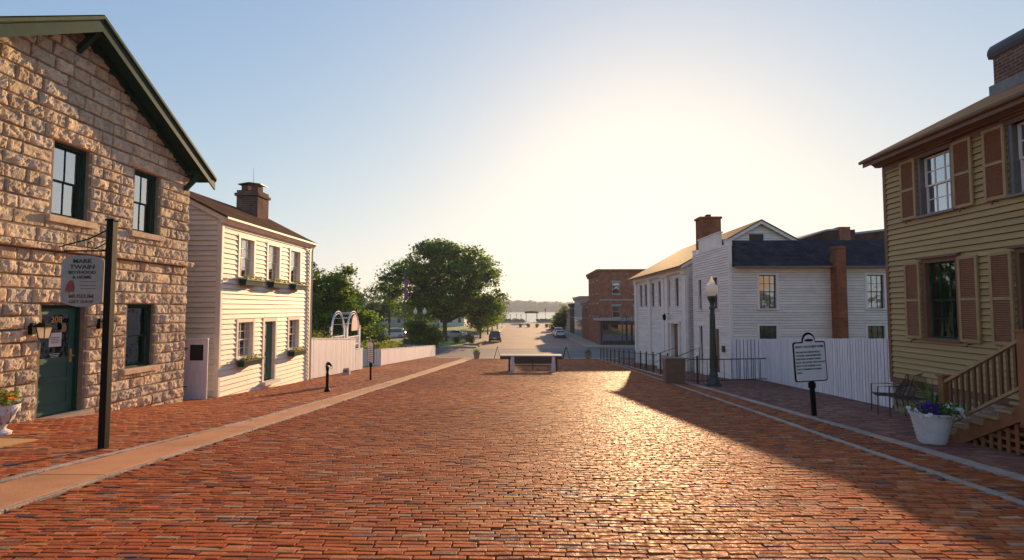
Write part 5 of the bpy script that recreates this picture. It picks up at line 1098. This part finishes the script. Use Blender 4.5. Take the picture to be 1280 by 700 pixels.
tree('round bushy tree at the corner where the low white fence ends', -11.6, 60, [(-11.7, 60, -3.1, 2.0, 1.8, 1.9, 110), (-10.6, 60, -3.6, 1.2, 1.3, 1.5, 50), (-12.2, 60, -2.2, 1.2, 1.2, 1.2, 40)], .12, 1.1, .12, 70, .5, [(.06, .12, .02), (.045, .09, .018), (.09, .14, .02)], 'small_tree', hollow=.2)
# street trees on the left of the lower street
for i, (x, y, s, lab, cols) in enumerate([(-7.6, 92, 1.0, 'street tree with yellow-green leaves nearest the parked minivan', YEL + OLIVE), (-7.4, 108, 1.15, 'second street tree down the hill, beyond the parked minivan', YEL + OLIVE), (-7.6, 126, 1.2, 'third street tree down the hill on the left', OLIVE), (-7.2, 143, 1.15, 'farthest dark street tree before the levee on the left', DEEP)]):
    tree(lab, x, y, [(x - .5, y, G(x, y) + 5.0 * s, 2.5 * s, 2.6 * s, 2.2 * s, 70), (x, y, G(x, y) + 2.9 * s, 2.1 * s, 2.2 * s, 1.3 * s, 42)], .16, 2.1, .2, 48, .8, cols, 'street_tree', 'street trees down the left side', hollow=.3, nl=6)
for i, (x, y, s, lab) in enumerate([(-24, 118, 1.3, 'broad park tree behind the elm, left of its trunk'), (-34, 122, 1.5, 'park tree far left beyond the parking lot'), (-46, 128, 1.7, 'park tree farthest left behind the garden trees'), (-15, 150, 1.3, 'park tree near the levee behind the street trees'), (-26, 160, 1.5, 'park tree near the levee, behind the lamp with two globes')]):
    tree(lab, x, y, [(x, y, G(x, y) + 4.6 * s, 3.6 * s, 3.0 * s, 2.3 * s, 60), (x + 1.5, y, G(x, y) + 3.2 * s, 3.4 * s, 2.6 * s, 1.4 * s, 36)], .22, 2.4, .3, 40, 1.1, DEEP, 'park_tree', 'park trees toward the levee', hollow=.3, nl=5)
tree('dark bushy tree on the right pavement of the lower street', 7.6, 114, [(7.6, 114, -2.4, 1.4, 2.0, 1.7, 60), (7.2, 114, -3.9, 1.3, 1.5, 1.2, 36)], .12, 1.3, .18, 46, .6, DEEP, 'street_tree', hollow=.2)
tree('yellow-leaved tree beside the far brick buildings on the right', 11.3, 150, [(11.3, 150, -1.6, 1.7, 2.0, 2.6, 60), (11.3, 150, -3.6, 1.5, 1.5, 1.3, 30)], .12, 1.5, .2, 46, .7, YEL, 'street_tree', hollow=.2)
# hedges and shrubs
def shrub(lab, lobes, leaf, cols, name='shrub', cat='shrub', group=None):
    x, y = lobes[0][0], lobes[0][1]; t = thing(name, lab, cat, (x, y, G(x, y)), group); crown('foliage', t, lobes, leaf, 60, .35, cols, 'leaf', .2)
    b = MB()
    for l in lobes: b.tube([(l[0], l[1], G(l[0], l[1]) - .05), (l[0] + .05, l[1], l[2])], [.03, .015], 5)
    b.build('stem', 'bark', t)
shrub('yellow-green hedge above the low white fence beside the marker', [(-11.0 - .2 * i, 38.5 + i * 2.1, G(-11, 38.5 + i * 2.1) + .85 + .1 * (i % 2), .8, 1.2, .55, 20) for i in range(7)], .07, YEL + [(.07, .12, .02)], 'hedge', 'hedge')
shrub('sunlit hedge whose top shows over the tall white fence', [(-10.4, 23.6 + i * .8, -1.55, .6, .6, .38, 12) for i in range(5)], .05, YEL, 'hedge', 'hedge')
shrub('dark shrub right of the arbor, over the low gate', [(-11.6, 31.6, -2.7, .8, .8, .6, 20), (-12.2, 33.2, -2.5, .9, .9, .8, 20)], .06, DEEP)
for i, (x, y, lab) in enumerate([(-7.4, 74.5, 'dark upright shrub on the far corner of the cross street'), (-9.9, 78, 'dark low shrub between the elm and the parked minivan'), (-8.5, 82, 'dark rounded shrub left of the parked minivan')]):
    shrub(lab, [(x, y, G(x, y) + .7, .35 + .25 * (i > 0), .5, .75 - .2 * (i > 0), 18)], .08, DEEP, group='shrubs on the far corner')

# ------------------------------------------------------------------ CARS
def car(x, y, rot, lab, paint, van=False, pickup=False):
    t = thing('parked_car', lab, 'car', (0, 0, 0), 'parked cars'); L_, W_, H_ = (4.8, 1.9, 1.72) if van else (4.6, 1.82, 1.42)
    def section(pts, w0, w1, mb):   # side profile (y, z) with half width per point
        n = len(pts); vs = [(-w0(p), p[0], p[1]) for p in pts] + [(w0(p), p[0], p[1]) for p in pts]
        mb.add(vs, [tuple(range(n - 1, -1, -1)), tuple(range(n, 2 * n))] + [(i, (i + 1) % n, n + (i + 1) % n, n + i) for i in range(n)])
    hw = W_ / 2
    prof = [(-L_ / 2, .35), (-L_ / 2 - .02, .62), (-L_ / 2 + .06, .98), (-L_ / 2 + (.25 if van else .75), H_ - .52 if not van else 1.06), (L_ / 2 - 1.25, .98), (L_ / 2 - .2, .82), (L_ / 2, .62), (L_ / 2 - .02, .32), (L_ / 2 - .5, .24), (-L_ / 2 + .4, .24)]
    b = MB(); section(prof, lambda p: hw - (.05 if p[1] > .9 else 0), None, b); b.build('body', paint, t, bevel=.05)
    cab = [(-L_ / 2 + .10, 1.0), (-L_ / 2 + .38, H_ - .05), (-L_ / 2 + .7, H_), (.35, H_), (.7, H_ - .05), (L_ / 2 - 1.35, .96)] if van else [(-L_ / 2 + .55, .95), (-L_ / 2 + 1.2, H_ - .03), (-.2, H_), (.35, H_ - .04), (L_ / 2 - 1.5, .93)]
    b = MB(); section(cab, lambda p: hw - .08 - .16 * (p[1] - .95) / (H_ - .95), None, b); b.build('cabin', paint, t, bevel=.04)
    g = MB(); r0, r1 = cab[0], cab[1]
    def on(p, q, f_, o): return (p[0] + (q[0] - p[0]) * f_ + o, p[1] + (q[1] - p[1]) * f_)
    a, c = on(r0, r1, .18, -.012), on(r0, r1, .88, -.012); wa = hw - .2; wc = hw - .30
    g.add([(-wa, a[0], a[1]), (wa, a[0], a[1]), (wc, c[0], c[1]), (-wc, c[0], c[1]), (-wa, a[0] + .03, a[1]), (wa, a[0] + .03, a[1]), (wc, c[0] + .03, c[1]), (-wc, c[0] + .03, c[1])], [(0, 1, 2, 3), (4, 7, 6, 5), (0, 4, 5, 1), (2, 6, 7, 3)]); g.build('rear_window', 'carglass', t)
    g = MB(); p0, p1 = cab[-1], cab[-2]; a, c = on(p0, p1, .1, .015), on(p0, p1, .9, .015)
    g.add([(-wa, a[0], a[1]), (wa, a[0], a[1]), (wc, c[0], c[1]), (-wc, c[0], c[1])], [(0, 1, 2, 3)]); g.build('windscreen', 'carglass', t, recalc=False)
    for s in (-1, 1):
        g = MB(); zz0, zz1 = 1.0, H_ - .12; xa = s * (hw - .07); xb = s * (hw - .08 - .16 * (zz1 - .95) / (H_ - .95) + .012); y0, y1 = (-L_ / 2 + .45, L_ / 2 - 1.5) if van else (-L_ / 2 + 1.0, L_ / 2 - 1.7)
        g.add([(xa, y0, zz0), (xa, y1, zz0), (xb, y1 - .45, zz1), (xb, y0 + .25, zz1)], [(0, 1, 2, 3)]); g.build('side_window', 'carglass', t, recalc=False)
        for yy in (-L_ / 2 + .85, L_ / 2 - .9):
            w_ = MB(); w_.tube([(s * (hw - .2), yy, .33), (s * (hw + .01), yy, .33)], .33, 18); wo = w_.build('wheel', 'rubber', t); w_ = MB(); w_.tube([(s * (hw + .0), yy, .33), (s * (hw + .02), yy, .33)], .2, 12); w_.build('rim', 'rim', wo)
        l = MB(); l.box(min(s * (hw - .02), s * (hw - .24)), max(s * (hw - .02), s * (hw - .24)), -L_ / 2 - .03, -L_ / 2 + .08, .72, 1.0 if van else .88); l.build('tail_light', 'taillight', t)
        l = MB(); l.box(min(s * (hw - .1), s * (hw - .5)), max(s * (hw - .1), s * (hw - .5)), L_ / 2 - .1, L_ / 2 + .015, .62, .76); l.build('headlight', 'headlight', t)
        l = MB(); l.box(min(s * (hw), s * (hw + .16)), max(s * (hw), s * (hw + .16)), L_ / 2 - 1.75, L_ / 2 - 1.62, .95, 1.08); l.build('mirror', paint, t)
    l = MB(); l.box(-hw + .05, hw - .05, -L_ / 2 - .06, -L_ / 2 + .05, .36, .54); l.build('bumper', 'rubber', t, bevel=.02); l = MB(); l.box(-.25, .25, -L_ / 2 - .068, -L_ / 2 - .055, .58, .72); l.build('number_plate', 'signwhite', t)
    t.location = (x, y, G(x, y) + .02); t.rotation_euler = (0, 0, R(rot)); return t
car(-4.55, 84.6, 0, 'maroon minivan parked at the left kerb of the lower street', 'carred', True)
car(6.6, 98, 0, 'silver car parked at the right kerb of the lower street', 'carwhite')
car(6.7, 104.5, 0, 'second silver car parked ahead of the first at the right kerb', 'carwhite', True)
car(-12.8, 97, 80, 'pale car in the parking lot right of the elm trunk', 'carwhite')
car(-24, 97, 85, 'white minivan in the parking lot, left behind the corner tree', 'carwhite', True)

# ------------------------------------------------------------------ POLES, FLAG, TWIN GLOBES
X, Y = -15.9, 70; z = G(X, Y); t = thing('flagpole', 'tall thin grey pole with a limp purple and red flag before the elm', 'flagpole', (X, Y, z))
b = MB(); b.tube([(X, Y, z), (X, Y, z + 10.2)], [.09, .05], 8); b.lathe(X, Y, [(.02, z + 10.2), (.09, z + 10.28), (.02, z + 10.36)], 8); b.build('pole', 'metal', t)
b = MB()
for k in range(8):
    z1 = z + 9.0 - k * .33; o = .12 * math.sin(k * 1.3); b.add([(X + .06, Y, z1), (X + .42 + o, Y + .1 * math.sin(k), z1 - .05), (X + .40 + .12 * math.sin((k + 1) * 1.3), Y + .1 * math.sin(k + 1), z1 - .38), (X + .06, Y, z1 - .33)], [(0, 1, 2, 3)])
f = b.build('flag', 'flagcloth', t, recalc=False); f.modifiers.new('t', 'SOLIDIFY').thickness = .02
X, Y = -22.5, 88; z = G(X, Y); t = thing('utility_pole', 'dark wooden utility pole left of the elm', 'utility pole', (X, Y, z)); b = MB(); b.tube([(X, Y, z), (X, Y, z + 9)], [.16, .11], 8); b.box(X - 1, X + 1, Y - .06, Y + .06, z + 8.2, z + 8.35); b.build('pole', 'bark', t)
X, Y = -12.4, 62.8; z = G(X, Y); t = thing('street_lamp', 'lamp post with two white globes above the corner tree', 'street lamp', (X, Y, z))
b = MB(); b.tube([(X, Y, z), (X, Y, z + 3.9)], [.09, .05], 10); b.tube([(X - .55, Y, z + 4.35), (X - .5, Y, z + 4.1), (X, Y, z + 3.9), (X + .5, Y, z + 4.1), (X + .55, Y, z + 4.35)], .035, 8); b.build('post', 'lampgreen', t)
for s in (-1, 1): b = MB(); b.lathe(X + s * .55, Y, [(.10, z + 4.35), (.2, z + 4.5), (.24, z + 4.68), (.2, z + 4.85), (.09, z + 4.95), (.1, z + 5.0), (.03, z + 5.15)], 14); b.build('globe', 'globe', t, smooth=True)
# park houses at the far left
def house(x, y, w_, d_, h_, lab, wall_, roof_='darkshingle'):
    z = G(x, y); t = thing('distant_house', lab, 'house', (x, y, z), 'distant houses beyond the park'); b = MB(); b.box(x - w_ / 2, x + w_ / 2, y, y + d_, z - .5, z + h_); b.prism([(y, z + h_), (y + d_, z + h_), (y + d_ / 2, z + h_ + 2)], 'x', x - w_ / 2, x + w_ / 2); b.build('wall', wall_, t)
    r = MB()
    for (ya, yb) in ((y - .5, y + d_ / 2), (y + d_ + .5, y + d_ / 2)):
        k = 2.0 / (d_ / 2); za = z + h_ - .5 * k; r.hexa([(x - w_ / 2 - .4, ya, za), (x + w_ / 2 + .4, ya, za), (x + w_ / 2 + .4, yb, z + h_ + 2), (x - w_ / 2 - .4, yb, z + h_ + 2), (x - w_ / 2 - .4, ya, za + .15), (x + w_ / 2 + .4, ya, za + .15), (x + w_ / 2 + .4, yb, z + h_ + 2.15), (x - w_ / 2 - .4, yb, z + h_ + 2.15)])
    r.build('roof', roof_, t)
    for k in range(max(2, int(w_ / 3))):
        xx = x - w_ / 2 + (k + .5) * w_ / max(2, int(w_ / 3)); q = MB(); q.box(xx - .5, xx + .5, y - .05, y + .02, z + 1.2, z + 2.7); q.build('window', 'carglass', t)
house(-44, 172, 16, 10, 5.5, 'pale grey house with a dark roof glimpsed left of the elm', 'graywall'); house(-66, 168, 14, 10, 5, 'tan house glimpsed behind the garden trees', 'tanwall'); house(-26, 176, 12, 8, 3.2, 'low white building glimpsed under the elm', 'whitetrim')
t = thing('retaining_wall', 'low pale retaining wall across the lawn behind the elm trunk', 'wall', (-20, 112, -5.6)); b = MB(); b.box(-34, -9.5, 112.2, 112.6, -5.9, -4.9); b.build('wall', 'concrete', t)

# ------------------------------------------------------------------ BRICK COMMERCIAL BUILDING AND ROW
def block(name, lab, X, Y0, Y1, zb, zt, wall_, floors, nwin, cor='graywall', depth=12, side=True, shop='darkbrick', sidewin=2, sf=None):
    t = thing(name, lab, 'building', (X, Y0, zb)); W = RIGHT(X); S = FRONT(Y0); L_ = Y1 - Y0; fh = (zt - .9 - zb) / floors; hol = []; sh = []
    for f_ in range(1, floors):
        for k in range(nwin): c = Y0 + L_ * (k + .5) / nwin; hol.append((c - .5, c + .5, zb + fh * f_ + .9, zb + fh * f_ + 2.6))
        if side:
            for k in range(sidewin): c = X + 2.3 + k * 2.9; sh.append((c - .55, c + .55, zb + fh * f_ + .75, zb + fh * f_ + 2.35))
    b = MB(); holed(W, b, Y0, Y1, zb + (fh if sf else 0), zt, hol, -.4, 0); holed(S, b, X + .4, X + depth, zb, zt, sh, -.4, 0)
    b.box(X + .4, X + depth, Y1 - .3, Y1, zb, zt - .3); b.box(X + depth - .3, X + depth, Y0 + .4, Y1 - .3, zb, zt - .3); b.box(X + .4, X + depth - .3, Y0 + .4, Y1 - .3, zt - .9, zt - .7)
    if not sf: pass
    b.build('wall', wall_, t)
    b = MB(); W.box(b, Y0 - .3, Y1 + .1, zt - .32, zt, -.1, .42); W.box(b, Y0 - .1, Y1 + .05, zt - .75, zt - .32, -.05, .2); S.box(b, X - .3, X + depth, zt - .25, zt + .002, -.1, .28)
    n = int(L_ / .8)
    for k in range(n): W.box(b, Y0 + k * L_ / n + .1, Y0 + k * L_ / n + .35, zt - .62, zt - .33, .2, .36)
    b.build('cornice', wall_ if cor is None else cor, t)
    for (W_, hs) in ((W, hol), (S, sh)):
        for h in hs:
            f = MB(); c = .08; W_.box(f, h[0], h[0] + c, h[2], h[3], -.2, -.1); W_.box(f, h[1] - c, h[1], h[2], h[3], -.2, -.1); W_.box(f, h[0] + c, h[1] - c, h[2], h[2] + c, -.2, -.1); W_.box(f, h[0] + c, h[1] - c, h[3] - c, h[3], -.2, -.1); W_.box(f, h[0] + c, h[1] - c, (h[2] + h[3]) / 2 - .03, (h[2] + h[3]) / 2 + .03, -.19, -.11)
            W_.box(f, h[0] - .12, h[1] + .12, h[2] - .16, h[2] - .002, -.2, .08); W_.box(f, h[0] - .12, h[1] + .12, h[3] + .002, h[3] + .22, -.2, .06); fr = f.build('window', 'graywall', t); g = MB(); W_.box(g, h[0] + .05, h[1] - .05, h[2] + .05, h[3] - .05, -.16, -.15); g.build('pane', 'glass', fr)
            g = MB(); W_.box(g, h[0] + .05, h[1] - .05, h[2] + (h[3] - h[2]) * .45, h[3] - .05, -.30, -.29); g.build('blind', 'blind', fr)
    return t, W, S, fh, hol
t, W, S, fh, _ = block('brick_building', 'three-storey red brick corner building with heavy cornice and ground-floor storefront', 10.5, 73.7, 86.2, -5.35, 5.4, 'redbrick', 3, 3, 'redbrick', 14, True, sidewin=4)
b = MB(); S.box(b, 10.4, 24.5, -1.75, -1.45, -.1, .35); W.box(b, 73.4, 78, -1.75, -1.45, -.1, .35); S.box(b, 10.5, 24.5, -1.45, -1.35, -.1, .25); b.build('storefront_cornice', 'graywall', t)
b = MB(); S.box(b, 10.9, 24.4, -5.3, -4.5, .002, .06); S.box(b, 10.9, 24.4, -2.3, -1.75, .002, .06)
for x in (10.7, 14.2, 14.9, 16.4, 17.1, 20.5, 24.2): S.box(b, x - .12, x + .12, -5.3, -1.75, .061, .14)
b.build('storefront_frame', 'darkbrick', t); b = MB(); S.box(b, 10.9, 24.4, -4.5, -2.3, .01, .02); b.build('shop_window', 'skyglass', t)
b = MB(); S.box(b, 10.5, 24.5, 1.05, 1.22, 0, .08); b.build('belt_course', 'graywall', t)
t = thing('hanging_basket_lamp', 'pale round hanging basket on a post by the brick corner building', 'hanging basket', (13.9, 72, G(13.9, 72))); z = G(13.9, 72); b = MB(); b.tube([(13.9, 72, z), (13.9, 72, z + 4.2)], [.07, .05], 8); b.bar((13.3, 72, z + 4.0), (14.5, 72, z + 4.0), .04); b.build('post', 'lampgreen', t)
for s in (-.55, .55): plantmesh('basket', t, [((13.9 + s, 72, z + 3.6), 160, (.28, .28, .25), .08, [(.5, .46, .46), (.35, .33, .3), (.08, .12, .04)])])
block('brick_shop', 'narrow two-storey red brick shop below the corner building', 10.6, 86.3, 97.0, -5.45, 1.2, 'orangebrick', 2, 3, 'tanwall', 12, True, sidewin=1)
t, W, S, fh, _ = block('grey_shop', 'two-storey pale grey shop with tall dark ground-floor openings', 10.6, 97.1, 111.5, -5.55, 2.2, 'graywall', 2, 4, None, 12, True, sidewin=1)
b = MB()
for k in range(5): W.box(b, 97.7 + k * 2.75, 99.6 + k * 2.75, -5.3, -2.3, .005, .03)
b.build('shop_opening', 'carglass', t); b = MB(); W.box(b, 97.2, 111.4, -2.1, -1.9, 0, .12); b.build('belt_course', 'whitetrim', t)
block('brown_shop', 'brown two-storey shop beyond the pale grey one', 10.7, 111.6, 124, -5.7, 1.0, 'darkbrick', 2, 3, None, 12, True, sidewin=1)
block('tan_shop', 'small tan shop second from the river end of the row', 11.2, 130, 141, -5.8, -.2, 'tanwall', 2, 3, None, 10, True, sidewin=1)
block('brick_warehouse', 'low red brick building nearest the river', 12.2, 158, 172, -6.0, -.6, 'redbrick', 2, 3, None, 10, True, sidewin=2)

# ------------------------------------------------------------------ RIVERFRONT
for i, (x, lab) in enumerate([(-1.1, 'round planter tub at the foot of the street, leftmost of four'), (1.4, 'round planter tub at the foot of the street, second from the left'), (4.0, 'round planter tub at the foot of the street, third from the left'), (7.0, 'round planter tub at the foot of the street, rightmost of four')]):
    y = 164; z = G(x, y); t = thing('planter_tub', lab, 'planter', (x, y, z), 'round planter tubs blocking the foot of the street')
    b = MB(); b.lathe(x, y, [(.38, z), (.48, z + .5), (.5, z + .55), (.44, z + .56)], 14); b.build('tub', 'concrete', t, smooth=True); plantmesh('plant', t, [((x + random.gauss(0, .2), y + random.gauss(0, .2), z + .78), 40, (.2, .2, .16), .12, DEEP + GL[:1]) for _ in range(8)])
zl = -5.6
t = thing('levee_wall', 'long low wall along the levee, left of the landing', 'wall', (-6, 206, zl)); b = MB(); b.box(-70, .6, 206, 206.6, zl - .5, zl + .75); b.build('wall', 'tanwall', t)
t = thing('levee_wall', 'long low wall along the levee, right of the landing', 'wall', (20, 206, zl)); b = MB(); b.box(5.2, 60, 206, 206.6, zl - .5, zl + .75); b.build('wall', 'tanwall', t)
t = thing('landing_pavilion', 'open flat-roofed pavilion at the boat landing on the river', 'pavilion', (3, 214, zl)); b = MB()
for x in (.9, 5.2):
    for y in (212, 216): b = MB(); b.box(x - .1, x + .1, y - .1, y + .1, zl - .3, zl + 3.5); b.build('post', 'rustiron', t)
b = MB(); b.prism([(.1, zl + 3.5), (6.0, zl + 3.5), (5.6, zl + 4.2), (3.1, zl + 4.45), (.5, zl + 4.2)], 'y', 211.4, 216.6); b.build('roof', 'rustiron', t)
for i, x in enumerate((-8, -5.4, -3, -1.2)):
    t = thing('bollard_lamp', 'thin lamp post standing on the levee left of the pavilion', 'lamp post', (x, 209, zl), 'thin lamp posts on the levee left of the pavilion'); b = MB(); b.tube([(x, 209, zl - .1), (x, 209, zl + 2.6)], .07, 6); b.lathe(x, 209, [(.08, zl + 2.6), (.2, zl + 2.75), (.2, zl + 2.95), (.06, zl + 3.1)], 8); b.build('lamp', 'iron', t)
t = thing('lamp_post', 'taller lamp post on the levee right of the pavilion', 'lamp post', (8.4, 208, zl)); b = MB(); b.tube([(8.4, 208, zl - .1), (8.4, 208, zl + 4.6)], [.1, .06], 6); b.lathe(8.4, 208, [(.1, zl + 4.6), (.3, zl + 4.8), (.3, zl + 5.1), (.1, zl + 5.3)], 8); b.build('lamp', 'iron', t)
for k, (x0, x1) in enumerate(((-14, .2), (5.6, 13), (13.6, 22))):
    shrub(('dark clipped hedge on the levee left of the pavilion', 'dark clipped hedge on the levee right of the pavilion', 'dark clipped hedge at the right end of the levee')[k], [(x, 207.8, zl + .85, .7, .5, .5, 8) for x in np.arange(x0, x1, 1.2)], .16, DEEP, 'hedge', 'hedge', 'hedges on the levee')
t = thing('river_boat', 'small dark boat moored on the river right of the pavilion', 'boat', (12.5, 285, -9)); b = MB(); b.add([(9.5, 284, -9.1), (15.3, 284, -9.1), (16.4, 285, -9.1), (15.3, 286, -9.1), (9.5, 286, -9.1), (9.3, 283.7, -8), (15.8, 283.7, -8), (17.3, 285, -7.8), (15.8, 286.3, -8), (9.3, 286.3, -8)], [(4, 3, 2, 1, 0), (5, 6, 7, 8, 9)] + [(i, (i + 1) % 5, 5 + (i + 1) % 5, 5 + i) for i in range(5)]); b.build('hull', 'rustiron', t); b = MB(); b.box(10.5, 14, 284.2, 285.8, -8.05, -6.6); b.box(10.2, 14.4, 284, 286, -6.6, -6.4); b.build('cabin', 'rustiron', t)

# ------------------------------------------------------------------ AIR, SKY, SUN, CAMERA
AZ, EL = 12.8, 10.8
m = bpy.data.materials.new('haze_air'); m.use_nodes = True; nt = m.node_tree; nt.nodes.clear()
out = nt.nodes.new('ShaderNodeOutputMaterial'); vo = nt.nodes.new('ShaderNodeVolumePrincipled'); vo.inputs['Color'].default_value = (.72, .82, .95, 1); vo.inputs['Density'].default_value = .0003; vo.inputs['Anisotropy'].default_value = .25
nt.links.new(vo.outputs[0], out.inputs['Volume'])
b = MB(); b.box(-680, 680, -60, 1480, -14, 50); o = b.build('haze', m); tag(o, 'thin morning haze over the street and river', 'haze', kind='stuff')
o.visible_shadow = True
sc = bpy.context.scene
wd = bpy.data.worlds.new('World'); sc.world = wd; wd.use_nodes = True; nt = wd.node_tree; bg = nt.nodes['Background']; sk = nt.nodes.new('ShaderNodeTexSky'); sk.sky_type = 'NISHITA'; sk.sun_disc = False
sk.sun_elevation = R(EL); sk.sun_rotation = R(AZ); sk.air_density = 1.0; sk.dust_density = 0.7; sk.ozone_density = 1.6; sk.altitude = 0
def vm(op, a, b_):
    n = nt.nodes.new('ShaderNodeVectorMath'); n.operation = op
    for i, v in enumerate((a, b_)):
        if isinstance(v, tuple): n.inputs[i].default_value = v
        else: nt.links.new(v, n.inputs[i])
    return n.outputs[0]
# shoulder on the sky's brightness so the glow round the sun rolls off to cream instead of clipping
LIFT, TOP = (2.05, 2.35, 4.6), (11.2, 9.75, 7.3)
c = vm('MULTIPLY', sk.outputs[0], LIFT); sq = vm('MULTIPLY', c, TOP); c = vm('DIVIDE', sq, vm('ADD', c, TOP))
nt.links.new(c, bg.inputs[0]); bg.inputs[1].default_value = .085
sl = bpy.data.lights.new('sun', 'SUN'); sl.energy = 5.0; sl.angle = R(.53); sl.color = (1, .64, .33); so = bpy.data.objects.new('sun', sl); C.objects.link(so)
dv = Vector((math.sin(R(AZ)) * math.cos(R(EL)), math.cos(R(AZ)) * math.cos(R(EL)), math.sin(R(EL)))); so.rotation_euler = dv.to_track_quat('Z', 'Y').to_euler(); so.location = (5, 20, 30)
cm = bpy.data.cameras.new('camera'); co = bpy.data.objects.new('camera', cm); C.objects.link(co); sc.camera = co
cm.sensor_width = 36; cm.lens = 36 * 660 / 1280; cm.clip_start = .05; cm.clip_end = 4000
yaw = math.atan(15 / 660); pit = math.atan(35 / math.hypot(660, 15)); co.location = (0, 0, 0); co.rotation_euler = (math.pi / 2 + pit, 0, yaw)
sc.render.resolution_x = 1024; sc.render.resolution_y = 560
sc.view_settings.view_transform = 'Standard'; sc.view_settings.look = 'None'; sc.view_settings.exposure = .74; sc.view_settings.gamma = 1
sc.render.engine = 'CYCLES'; sc.cycles.max_bounces = 8; sc.cycles.transparent_max_bounces = 12; sc.cycles.volume_bounces = 0
for o in list(C.objects):
    if '_at' in o.keys(): del o['_at']
